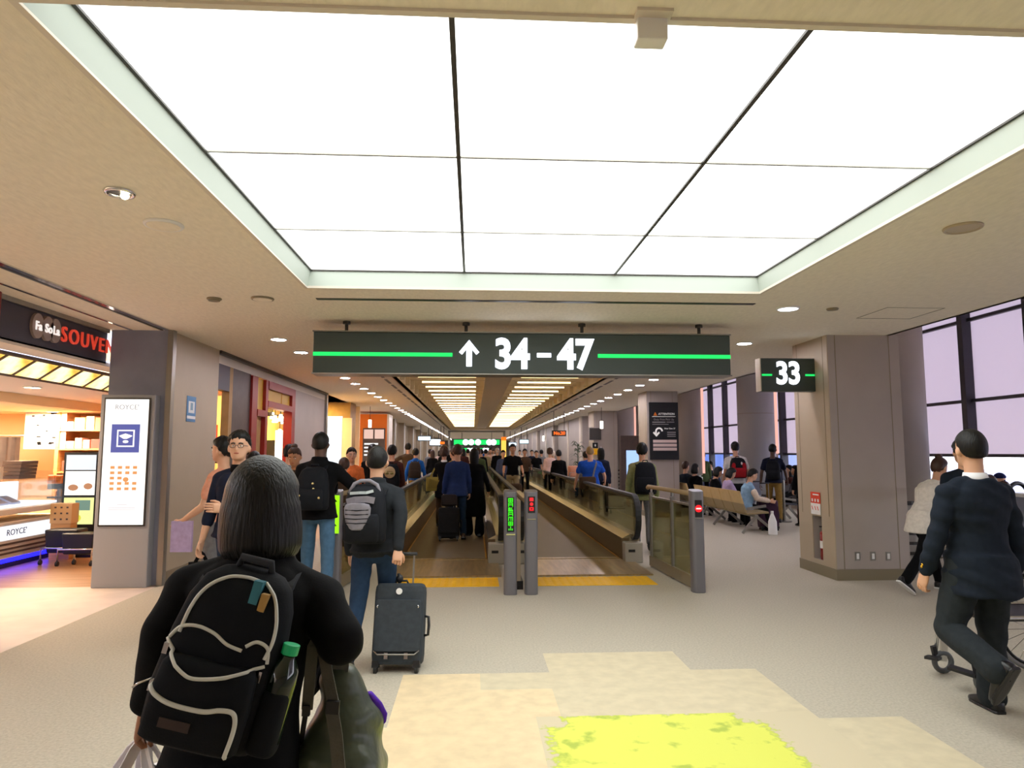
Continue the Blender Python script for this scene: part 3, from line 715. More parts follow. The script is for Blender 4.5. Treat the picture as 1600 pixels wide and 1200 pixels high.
m = MB(); m.box(-.05, .35, -.1, .1, 1.2, 2.2); m.build('glowing_column', emis('glow_column', 'ffeac0', 2.2), e)
m = MB(); m.box(-.6, -.1, .1, .2, 1.4, 1.95); m.build('dark_board', M['black'], e)
for i in range(9):
    tag(MB().ell((0, 0, .07), (.07, .07, .08), 10, 7).build('round_parcel', mat(('parcel_a', 'parcel_b', 'parcel_c')[i % 3], ('f4d8a0', 'e88a50', 'fff0d0')[i % 3], .5), None, loc=(-5.48+.1*i, 18.15, 1.2), smooth=True), 'small round parcel on the lit stand in the red framed shop', 'parcel', 'round parcels on the lit stand')
p = at(331, 677, 14.2)
e = empty('red_poster', 'red poster with white print on the orange lit shop wall', 'poster', (float(p[0]), 14.2, float(p[2])))
m = MB(); m.box(-.11, .11, -.01, .01, -.17, .17); m.build('sheet', M['redprint'], e)
m = MB(); m.ell((-.02, -.012, .06), (.05, .004, .04), 10, 7); m.ell((.02, -.012, .0), (.06, .004, .04), 10, 7); m.box(-.06, .06, -.014, -.01, -.1, -.06); m.build('white_print', M['whitesheet'], e)
m = MB(); m.cyl((0, .0, .17), (0, 0, 3.2-float(p[2])), .006); m.build('hanging_wire', M['black'], e)
e = empty('shop_table', 'glass topped display table behind the beige side of the left pier', 'table', (gx(334, 14.6), 14.6, 0))
m = MB(); m.box(-.3, .3, -.3, .3, 1.0, 1.03); m.box(-.3, .3, -.3, .3, .5, .53); m.build('top', M['clear'], e)
m = MB()
for a in (-.29, .29):
    for b in (-.29, .29): m.box(a-.012, a+.012, b-.012, b+.012, 0, 1.45)
m.box(-.3, .3, -.3, -.28, 1.42, 1.45); m.build('frame', M['black'], e)
m = MB(); m.ell((0, 0, 1.16), (.12, .12, .14), 14, 8); m.ell((-.1, 0, .62), (.1, .1, .1), 12, 7); m.build('goods', mat('peach_goods', 'f0b888', .5), e)
# pillars further along the left
def lpillar(x0, x1, y0, y1, m_, label):
    e = empty('wall_pillar', label, 'pillar', ((x0+x1)/2, (y0+y1)/2, 0)); w, d = (x1-x0)/2, (y1-y0)/2
    m = MB(); m.box(-w, w, -d, d, .12, CH); m.build('cladding', m_, e)
    m = MB(); m.box(-w-.01, w+.01, -d-.01, d+.01, 0, .12); m.build('skirting', M['kick'], e); return e
e = lpillar(gx(505, 22)-.1, gx(546, 22), 22, 23, M['tan'], 'tan stone pillar behind a bright white tall poster')
e = empty('lit_poster', 'bright white lit poster on the tan pillar, twig pattern at its edge', 'advertising light box', (gx(518, 21.9), 21.84, .5))
m = MB(); m.box(-.34, .32, -.05, .05, 0, 2.25); m.build('lit_panel', emis('poster_cool', 'e6f4ff', .62), e)
m = MB(); m.box(.32, .62, -.04, .05, 0, 2.2); m.build('stone_edge', M['offwhite'], e); m = MB(); m.box(-.36, .62, -.05, .05, -.5, 0); m.build('plinth', M['tan'], e)
m = MB()
for i in range(7): m.bar((.31, -.055, .3+.26*i), (.16, -.055, .38+.26*i), .012, .006)
m.build('twig_print', M['black'], e)
e = empty('orange_kiosk', 'orange painted kiosk wall behind the man with the grey backpack', 'kiosk', (gx(579, 27), 27.6, 0))
m = MB(); m.box(gx(555, 27)-gx(579, 27), gx(604, 27)-gx(579, 27), -.6, .6, 0, CH-.1); m.build('orange_wall', M['orange'], e)
m = MB(); m.box(gx(604, 27)-gx(579, 27), gx(607, 27)-gx(579, 27), -.6, .6, 0, CH-.1); m.build('edge_trim', M['offwhite'], e)
e = empty('menu_board', 'dark menu board with two food pictures on the orange kiosk', 'menu board', (gx(584, 26.9), 26.9, 1.0))
m = MB(); m.box(-.42, .42, -.04, .05, 0, 1.55); m.build('board', M['brownwall'], e)
m = MB(); m.box(-.38, -.03, -.05, -.04, 1.15, 1.5); m.box(.03, .38, -.05, -.04, 1.15, 1.5); m.build('food_picture', emis('menu_pic', 'f0c8b8', .4), e)
m = MB()
for i in range(4): m.box(-.36, .1+.2*rb.random(), -.05, -.04, .92-.14*i, .98-.14*i)
m.build('white_lines', emis('menu_line', 'ffffff', .45), e)
def pend(px, py, Yv, label, ln):
    p = at(px, py, Yv); e = empty('pendant_light', label, 'lamp', p)
    m = MB(); m.cyl((0, 0, -.13), (0, 0, .13), .055, .055, 12); m.build('glass_shade', emis('pend_white', 'fff4e0', 2.5), e, smooth=True)
    m = MB(); m.cyl((0, 0, .13), (0, 0, CH-float(p[2])), .008); m.build('cord', M['black'], e)
pend(578, 662, 24, 'small white tube lamp hanging in front of the orange kiosk', 1)
pend(940, 664, 24, 'small white tube lamp hanging right of the orange digit sign', 1)
pend(849, 685, 36, 'small white tube lamp hanging left of the orange digit sign', 1)
M['tanwall'] = mat('tan_wall', '9d8c72', .6)
struct('wall_left_corridor', MB().box(-4.4, -4.0, 29, 96, 0, CH), M['tanwall'])
r = MB()
for yy in (33, 37.5, 43, 49, 56, 64, 74): r.box(-4.0, -3.7, yy, yy+.6, 0, CH)
struct('trim_21', r, M['panel2'])
r = MB()
for yy in (33, 37.5, 43, 49, 56, 64, 74): r.box(-3.72, -3.66, yy-.04, yy+.02, 0, CH)
struct('trim_22', r, M['white'])

# ------------------------------------------------------------------ signs
S = empty('overhead_sign', 'long dark overhead gate sign with arrow and 34-47 in glowing white', 'sign', (.61, 8.1, 2.565))
W2 = 2.48
m = MB(); m.box(-W2, W2, 0, .28, 0, .485); m.build('housing', M['signbox'], S, bevel=.008)
for z in (-.012, .485):
    m = MB(); m.box(-W2-.01, W2+.01, -.012, .29, z, z+.014); m.build('edge_trim', M['steel'], S)
for px in (537, 727, 911, 1097):
    xx = gx(px, 8.24)-.61; m = MB(); m.cyl((xx, .14, .49), (xx, .14, CH-2.565), .02, .02, 12); m.cyl((xx, .14, CH-2.6), (xx, .14, CH-2.565), .045, .045, 12); m.build('hanger_rod', M['darkmetal'], S)
def sx8(px): return float(at(px, 555, 8.1)[0])-.61
m = MB(); m.box(-W2, sx8(707), -.008, 0, .20, .245); m.build('green_line', M['litgreen'], S)
m = MB(); m.box(sx8(934), W2, -.008, 0, .20, .245); m.build('green_line', M['litgreen'], S)
ax = sx8(733); m = MB()
m.prism([(ax-.032, .085), (ax+.032, .085), (ax+.032, .29), (ax+.085, .225), (ax+.118, .255), (ax, .40), (ax-.118, .255), (ax-.085, .225), (ax-.032, .29)], -.008, 0); m.build('arrow', M['lit'], S)
text('34', .49, M['lit'], (sx8(800), -.004, .222), FACE, S, 'glowing_digits', .004, .017, 'CENTER', .87, .97)
text('47', .49, M['lit'], (sx8(899), -.004, .222), FACE, S, 'glowing_digits', .004, .017, 'CENTER', .87, .97)
m = MB(); m.box(sx8(839), sx8(861), -.008, 0, .20, .25); m.build('glowing_dash', M['lit'], S)
S = empty('gate_sign', 'small dark gate sign with glowing 33 beside the right pillar', 'sign', (4.34, 9.2, 2.475))
m = MB(); m.box(-.41, .36, 0, .16, 0, .455); m.build('housing', M['signbox'], S, bevel=.008)
text('33', .43, M['lit'], (-.03, -.004, .235), FACE, S, 'glowing_digits', .004, .012, 'CENTER', .85, .95)
for a, b in ((-.40, -.26), (.21, .34)):
    m = MB(); m.box(a, b, -.008, 0, .21, .235); m.build('green_line', M['litgreen'], S)
m = MB(); m.box(.36, .37, 0.02, .14, .1, .38); m.build('wall_bracket', M['darkmetal'], S)
m = MB(); m.box(-.42, -.41, 0, .16, 0, .455); m.build('side_cap', M['offwhite'], S)
S = empty('attention_board', 'black attention board with curved arrow on the second right pillar', 'sign', (4.85, 17.455, 1.45))
m = MB(); m.box(-.36, .385, -.03, .03, 0, 1.46); m.build('board', mat('board_black', '0e1014', .4), S)
Mw = mat('board_white', 'd8d4d0', .6, emit='d8d4d0', es=.2); Mw2 = mat('board_grey', '8f8c8c', .6)
text('ATTENTION', .075, Mw, (.08, -.034, 1.16), FACE, S, 'heading', .002)
m = MB(); m.prism([(-.26, 1.12), (-.16, 1.12), (-.21, 1.21)], -.036, -.03); m.build('warning_triangle', M['orange'], S)
m = MB(); m.box(-.29, .31, -.036, -.03, 1.09, 1.1); m.build('rule', Mw, S)
text('Duty Free Pick Up', .07, Mw2, (.01, -.034, 1.02), FACE, S, 'subheading', .002)
m = MB(); m.box(-.29, .05, -.036, -.03, .94, .965); m.box(.08, .28, -.036, -.03, .945, .965); m.box(-.29, .13, -.036, -.03, .89, .905)
for z in (.74, .69, .64): m.box(.09, .31, -.036, -.03, z-.06, z-.035)
m.build('small_print', Mw2, S)
text('Near Gate 27', .05, Mw, (.16, -.034, .79), FACE, S, 'direction', .002)
m = MB(); t = np.linspace(0, pi, 12); m.ribbon([(-.12+.08*cos(a), -.034, .72+.08*sin(a)) for a in t]+[(-.2, -.034, .66)], .04, .006, (0, 1, 0))
m.prism([(-.28, .68), (-.25, .71), (-.19, .65), (-.13, .71), (-.1, .68), (-.19, .58)], -.037, -.031); m.build('curved_arrow', Mw, S)
for z in (.43, .33, .23):
    m = MB(); m.box(-.28, .33, -.036, -.03, z, z+.075); m.build('white_strip', mat('strip_pink', 'd8c0b8', .6), S)
# far signs
def hsign(px, py, Yv, w, h, label, face, extra=None):
    p = at(px, py, Yv); e = empty('hanging_sign', label, 'sign', p)
    m = MB(); m.box(-w/2, w/2, 0, .2, -h/2, h/2); m.build('housing', M['signbox'], e)
    m = MB(); m.box(-w*.46, w*.46, -.01, 0, -h*.36, h*.36); m.build('lit_face', face, e)
    m = MB(); m.cyl((-w*.3, .1, h/2), (-w*.3, .1, CH-float(p[2])), .02, n=8); m.cyl((w*.3, .1, h/2), (w*.3, .1, CH-float(p[2])), .02, n=8); m.build('hanger', M['darkmetal'], e); return e
M['coolblue'] = emis('sign_blue_white', 'c8e4ff', .8)
hsign(663, 685, 40, .75, .3, 'blue white lit sign hanging at the far left below the ceiling', M['coolblue'])
hsign(680, 691, 46, .75, .5, 'white lit sign with green edge left of the green far signs', M['lit'])
hsign(819, 690, 44, .6, .3, 'blue white lit sign hanging at the far right below the ceiling', M['coolblue'])
hsign(801, 694, 52, .6, .3, 'small blue white lit sign nearest the orange totem', M['coolblue'])
hsign(691, 692, 42, .3, .2, 'tiny orange lit sign at the far left', M['ledorange'])
for px, py, Yv, w, h, lab in ((745, 691, 56, 4.0, .55, 'nearer of two far green gate signs across the corridor'), (744, 703, 84, 3.8, .6, 'farther of two green gate signs across the corridor')):
    e = hsign(px, py, Yv, w, h, lab, M['litgreen'])
    for xx in (-.9, -.45, .1, 1.0, 1.35): m = MB(); m.cyl((xx, -.02, 0), (xx, -.012, 0), .24, .24, 14); m.build('white_symbol', M['lit'], e)
e = empty('digit_sign', 'black hanging display with glowing orange digits', 'sign', at(874, 677, 26))
m = MB(); m.box(-.28, .26, 0, .15, -.11, .11); m.build('housing', M['black'], e)
text('No.20', .17, M['ledorange'], (0, -.006, 0), FACE, e, 'glowing_digits', .003, .006)
m = MB(); m.cyl((-.2, .07, .11), (-.2, .07, CH-1.65-.69), .012, n=8); m.cyl((.2, .07, .11), (.2, .07, CH-1.65-.69), .012, n=8); m.build('hanger', M['darkmetal'], e)
e = empty('totem_sign', 'slim glowing orange totem standing far down the corridor', 'sign', (gx(787, 40), 40, 0))
m = MB(); m.box(-.14, .14, -.05, .05, 1.0, 2.3); m.build('lit_body', emis('totem', 'ffc050', .6), e)
m = MB(); m.box(-.14, .14, -.06, .06, 2.3, 2.5); m.build('orange_cap', M['ledorange'], e)
m = MB(); m.box(-.06, .06, -.05, .05, 0, 1.0); m.box(-.2, .2, -.2, .2, 0, .04); m.build('stand', M['tan'], e)
e = empty('wall_screen', 'dark grey screen on the third right pillar', 'screen', at(930, 678, 26.15))
m = MB(); m.box(-.22, .22, -.03, .04, -.22, .22); m.build('panel', M['darkmetal'], e); m = MB(); m.box(-.25, .25, .02, .05, -.25, .25); m.build('frame', M['panel'], e)
e = empty('pictogram_sign', 'small black pictogram above a yellow sign on the third right pillar', 'sign', at(930, 700, 26.12))
m = MB(); m.box(-.1, .1, -.02, .03, 0, .2); m.build('black_square', M['black'], e); m = MB(); m.box(-.14, .14, -.02, .03, -.25, -.02); m.build('yellow_board', M['yellow'], e)
m = MB(); m.ell((0, -.025, .1), (.03, .005, .05), 8, 5); m.build('white_figure', M['whitesheet'], e)
e = empty('blue_screen', 'bright blue screen in a dark kiosk between the right pillars', 'screen', (gx(986, 25.5), 25.5, 0))
m = MB(); m.box(-.38, .5, 0, .3, 0, 2.25); m.build('cabinet', M['brownwall'], e)
m = MB(); m.box(-.18, .34, -.02, 0, .6, 1.7); m.build('lit_screen', emis('screen_blue', 'a8c8ff', .5), e)
m = MB(); m.ell((.42, -.05, 1.95), (.07, .06, .08), 10, 7); m.build('orange_lamp', M['ledorange'], e)
# portal at the end of the walkway hall
r = MB()
for xx in (-1.85, 2.2): r.box(xx, xx+.16, 51, 51.2, 0, CH)
r.box(-1.85, 2.36, 51, 51.2, CH-.12, CH); struct('door_1', r, M['steel'])

# ------------------------------------------------------------------ moving walkways
WY0, WY1 = 10.5, 47.0
def walkway(xl, xr, which):
    e = empty('moving_walkway', 'flat belt and tread plate of the %s moving walkway' % which, 'moving walkway', ((xl+xr)/2, WY0, 0)); c = (xl+xr)/2; w = (xr-xl)/2; Ln = WY1-WY0
    m = MB(); m.box(-w+.18, w-.18, .3, Ln, -.0, .022); m.build('belt', M['belt'], e)
    m = MB(); m.box(-w+.02, w-.02, -1.15, .3, 0, .02); m.build('tread_plate', M['comb'], e)
    m = MB(); m.box(-w+.18, w-.18, .22, .36, .02, .026)
    m.build('comb_edge', M['comb'], e)
    for s in (-1, 1):
        m = MB(); m.box(s*(w-.19)-.012, s*(w-.19)+.012, .3, Ln, .0, .028); m.build('yellow_edge_line', M['goldline'], e)
    for s in (-1, 1):
        e = empty('balustrade', '%s side balustrade with glass and black handrail of the %s moving walkway' % ('left' if s < 0 else 'right', which), 'balustrade', ((xl+xr)/2, WY0, 0))
        m = MB(); a, b = sorted((s*(w-.17), s*(w-.06))); m.box(a, b, .1, Ln, 0, .34); m.build('skirt_panel', M['skirt'], e)
        m = MB(); x_in, x_md, x_out = s*(w-.17), s*(w-.05), s*(w+.10)
        m.prism([(x_in, .34), (x_md, .40), (x_out, .40), (x_out, 0), (s*(w-.06), 0), (s*(w-.06), .34)], .1, Ln); m.build('balustrade_deck', M['brass'], e)
        m = MB(); m.box(min(x_in, x_out), max(x_in, x_out), -.12, .1, 0, .3); m.build('newel_box', M['newel'], e, bevel=.015)
        m = MB(); m.box(min(x_in, x_out)+.05, max(x_in, x_out)-.12, -.125, -.12, .16, .2); m.build('newel_slot', M['black'], e)
        gxx = s*(w+.02)
        pts = [(Ln, .40), (Ln, .93), (.12, .93)]
        pts += [(.12-.27*sin(a), .66+.27*cos(a)) for a in np.linspace(.2, pi-.35, 9)]+[(.12, .40)]
        m = MB(); m.prism(pts, gxx-.006, gxx+.006, 'yz'); m.build('glass_panel', M['glass'], e)
        path = [(gxx, Ln, .985), (gxx, .12, .985)]+[(gxx, .12-.325*sin(a), .66+.325*cos(a)) for a in np.linspace(.15, pi-.2, 14)]+[(gxx, .1, .335)]
        m = MB(); m.ribbon(path, .085, .045, hints=[(0, 0, 1)]*2+[(0, sin(-a), cos(a)) for a in np.linspace(.15, pi-.2, 14)]+[(0, 0, -1)])
        m.build('handrail', M['rubber'], e, bevel=.008)
        path2 = [(gxx, Ln, .945), (gxx, .12, .945)]+[(gxx, .12-.285*sin(a), .66+.285*cos(a)) for a in np.linspace(.15, pi-.35, 12)]
        m = MB(); m.ribbon(path2, .06, .03, hints=[(0, 0, 1)]*2+[(0, sin(-a), cos(a)) for a in np.linspace(.15, pi-.35, 12)]); m.build('handrail_track', M['brass'], e)
M['newel'] = mat('newel_grey', 'a8a498', .45, .3)
M['skirt'] = mat('skirt_metal', '6d5c44', .35, .7)
walkway(-1.25, .40, 'left')
walkway(.74, 2.44, 'right')
e = empty('centre_deck', 'steel deck filling the gap between the two moving walkways', 'deck', (.56, WY0+.4, 0))
m = MB(); m.box(-.06, .06, 0, 36, .38, .42); m.build('top_sheet', M['brass'], e); m = MB(); m.box(-.05, .05, 0, 36, 0, .38); m.build('core', M['skirt'], e)
for x0, x1, lab in ((-1.08, .33, 'yellow tactile strip in front of the left walkway'), (.79, 2.31, 'yellow tactile strip in front of the right walkway')):
    e = empty('tactile_strip', lab, 'floor strip', ((x0+x1)/2, 9.0, 0)); w = (x1-x0)/2
    m = MB(); m.box(-w, w, -.3, .28, 0, .006); n = int(w*2/.1)
    for i in range(n):
        for j in range(6): m.cyl((-w+.05+i*.1, -.25+j*.1, .006), (-w+.05+i*.1, -.25+j*.1, .011), .03, .02, 8)
    m.build('dotted_mat', M['yellow'], e)
def bollard(x, y, label, kind):
    e = empty('gate_post', label, 'post', (x, y, 0)); m = MB()
    a, b = .078, .085
    def ring(z, dz=0): return sring((0, 0, z), (1, 0, 0), (0, 1, 0), a, b, 28, 3.2)
    r0, r1 = ring(0), ring(1.19); r1[:, 2] += r1[:, 1]*.15
    m.loft([r0, r1]); m.build('post_body', M['post'], e, smooth=False, bevel=.004)
    if kind == 'green':
        m = MB(); m.box(-.042, .042, -.092, -.08, .72, 1.12); m.build('display', M['black'], e)
        m = MB(); rr = random.Random(5); z = 1.10
        def bx(x0, x1, z0, z1): m.box(x0, x1, -.0945, -.092, z0, z1)
        # seven tall glyph blocks, one above another
        for g in range(7):
            z1 = 1.11-g*.054; z0 = z1-.046; s = [(-.028, -.02, z0, z1), (.02, .028, z0, z1), (-.028, .028, z1-.008, z1), (-.028, .028, z0+.018, z0+.026)]
            if g in (0, 5): s.append((-.028, .028, z0, z0+.007)); s.append((-.004, .004, z0, z1))
            if g == 2: s = [(-.028, .0, z0, z1), (.004, .028, z0, z0+.02), (.008, .016, z0, z1)]
            if g == 4: s = [(-.028, -.02, z0, z1), (.0, .008, z0, z1), (.02, .028, z0, z1), (-.028, .028, z1-.01, z1)]
            if g == 6: s = [(-.004, .004, z0, z1), (-.024, -.014, z0, z0+.02), (.014, .024, z0, z0+.02)]
            for q in s: bx(*q)
        m.build('green_characters', M['ledgreen'], e)
    if kind == 'red':
        m = MB(); m.box(-.042, .042, -.092, -.08, .94, 1.13); m.build('display', M['black'], e)
        m = MB(); m.box(-.022, .022, -.095, -.092, 1.075, 1.115); m.cyl((0, -.095, 1.04), (0, -.092, 1.04), .02, .02, 12)
        for q in ((-.024, -.01, .965, 1.005), (.01, .024, .965, 1.005), (-.024, .024, .965, .977), (-.024, .024, .993, 1.005)): m.box(q[0], q[1], -.095, -.092, q[2], q[3])
        m.build('red_characters', M['ledred'], e)
    if kind == 'stop':
        m = MB(); m.box(-.042, .042, -.092, -.08, .88, 1.08); m.build('display', M['black'], e)
        m = MB(); m.cyl((0, -.097, .98), (0, -.092, .98), .042, .042, 20); m.build('red_disc', M['ledred'], e)
        m = MB(); m.box(-.03, .03, -.1, -.097, .973, .987); m.build('white_bar', emis('pale_bar', 'ffd0c0', .8), e)
    if kind == 'arrows':
        m = MB(); m.box(-.055, .055, -.092, -.08, .70, 1.14); m.build('display', M['litlime'], e)
        m = MB()
        for z in (.78, .92, 1.06): m.prism([(-.01, z-.045), (.01, z-.045), (.01, z+.005), (.032, z+.005), (0, z+.045), (-.032, z+.005), (-.01, z+.005)], -.095, -.092)
        m.build('black_arrow_signs', M['black'], e)
    m = MB(); m.box(-.05, .05, -.095, -.08, .685 if kind in ('green', 'arrows') else .86, .70 if kind in ('green', 'arrows') else .872); m.build('display_lip', M['chrome'], e)
    return e
M['post'] = mat('post_grey', '77757a', .42, .35)
bollard(-1.62, 8.4, 'gate post with three black arrows on lime green', 'arrows')
bollard(.44, 8.25, 'middle gate post with the green lit characters', 'green')
bollard(.685, 8.25, 'middle gate post with the red lit characters', 'red')
bollard(2.67, 8.25, 'right gate post with the round red no entry light', 'stop')
def barrier(p0, p1, label):
    p0, p1 = np.array(p0, float), np.array(p1, float); e = empty('barrier_rail', label, 'barrier', (p0[0], p0[1], 0)); d = p1-p0; d3 = np.array([d[0], d[1], 0])
    def P(t, z): return d3*t+np.array([0, 0, z])
    m = MB(); m.tube([P(0, 1.14), P(1, 1.14), P(1.02, 1.12)], .03, 12); m.build('handrail', M['railtan'], e, smooth=True)
    for t in (.42, .93):
        m = MB(); m.bar(P(t, 0), P(t, 1.06), .05, .05, d3); m.build('upright', M['steel'], e)
        m = MB(); m.bar(P(t, 1.04), P(t, 1.12), .03, .03, d3); m.build('bracket', M['chrome'], e)
    for a, b in ((.05, .39), (.45, .9)):
        m = MB(); m.bar(P(a, .58), P(b, .58), .012, .86); m.build('glass_panel', M['glass'], e)
    m = MB(); m.bar(P(0.02, .09), P(.96, .09), .06, .14); m.build('kick_rail', M['kick'], e)
    m = MB(); m.bar(P(.03, 1.0), P(.95, 1.0), .03, .025); m.build('top_channel', M['steel'], e); return e
M['railtan'] = mat('tan_handrail', '9d8866', .4, .2)
barrier((2.67, 8.36), (2.58, 10.15), 'glass barrier from the right post to the walkway end')
barrier((-1.62, 8.5), (-1.45, 10.15), 'glass barrier from the lime green post to the walkway end')
e = empty('centre_barrier', 'tan metal barrier behind the two middle posts', 'barrier', (.56, 8.5, 0))
m = MB(); m.box(-.07, .02, .0, 1.6, .1, 1.06); m.build('panel', M['panel2'], e)
m = MB(); m.box(-.1, -.03, -.05, 1.65, 1.06, 1.11); m.box(.05, .12, -.05, 1.65, 1.04, 1.09); m.build('top_rail', M['railtan'], e)
m = MB(); m.box(-.05, .05, .0, 1.6, 0, .1); m.build('kick', M['black'], e)

# ------------------------------------------------------------------ people
def cloth(name, c, rough=.9, var=.08): return mat('cloth_'+name, c, rough, var=var, scale=25, bump=.12, bscale=220, spec=.15)
SK = {'light': mat('skin_light', 'd3a283', .55), 'mid': mat('skin_mid', 'b98664', .55), 'tan': mat('skin_tan', '9a6a4e', .55), 'dark': mat('skin_dark', '5c4032', .55)}
HR = {'black': mat('hair_black', '0e0d0b', .45, spec=.3, var=.3, scale=60, stretch=(6, 6, .4), bump=.5, bscale=22), 'brown': mat('hair_brown', '3d2417', .45, var=.25, scale=60, stretch=(6, 6, .4), bump=.4, bscale=22),
      'grey': mat('hair_grey', '8f8578', .5, var=.2, scale=60), 'blond': mat('hair_blond', '8f744c', .5, var=.2, scale=60), 'white': mat('hair_white', 'd9cbb8', .5)}
EYEW = mat('eye_white', 'e6e2dc', .3); IRIS = mat('eye_dark', '1c120c', .3); LIP = mat('lip', 'a8604f', .5)
SHOE = {'black': mat('shoe_black', '131316', .35), 'white': mat('shoe_white', 'e2e2e0', .5), 'brown': mat('shoe_brown', '4a2c1c', .4), 'grey': mat('shoe_grey', '5d5f64', .6)}
def rx(a): c, s = cos(a), sin(a); return np.array([[1, 0, 0], [0, c, -s], [0, s, c]])
def ry(a): c, s = cos(a), sin(a); return np.array([[c, 0, s], [0, 1, 0], [-s, 0, c]])
def rz_(a): c, s = cos(a), sin(a); return np.array([[c, -s, 0], [s, c, 0], [0, 0, 1]])

def hand(mb, wrist, d, n, side, s=1., curl=.5, spread=.0):
    """palm, four fingers and a thumb; d = direction of the hand, n = palm normal, side = towards the thumb"""
    d = d/np.linalg.norm(d); n = n-d*(n @ d); n /= np.linalg.norm(n); t = np.cross(n, d); t = t if t @ side > 0 else -t
    wr = np.array(wrist)
    rs = [sring(wr+d*u*s, t, n, a*s, b*s, 14, 2.4) for u, a, b in ((-.03, .026, .02), (0, .028, .018), (.025, .036, .017), (.06, .041, .015), (.088, .040, .013), (.098, .03, .008))]
    mb.loft(rs)
    for i, (off, ln, cu) in enumerate(((.030, .070, curl*.85), (.010, .079, curl), (-.011, .074, curl*1.08), (-.030, .058, curl*1.2))):
        p = wr+d*.088*s+t*off*s; ang = cu*.55; pts = [p]
        dd0 = d+t*off*spread; dd0 /= np.linalg.norm(dd0)
        for q, L in ((1, .45), (2, .32), (3, .26)):
            dd = dd0*cos(ang)+n*sin(ang); p = p+dd*ln*L*s; pts.append(p); ang += cu
        mb.tube(pts, np.array([.0098, .0092, .0084, .0066])*s, 8)
        mb.ell(pts[-1], (.0066*s,)*3, 8, 5)
    p = wr+d*.028*s+t*.030*s; pts = [p-t*.012*s]
    for v, L in ((d*.55+t*.75+n*.35, .036), (d*.8+t*.35+n*.5, .031), (d*.9+n*(.45+curl*.3), .026)):
        v = v/np.linalg.norm(v); pts.append(pts[-1]+v*L*s)
    mb.tube(pts, np.array([.0135, .0125, .0105, .0075])*s, 8); mb.ell(pts[-1], (.0075*s,)*3, 8, 5)

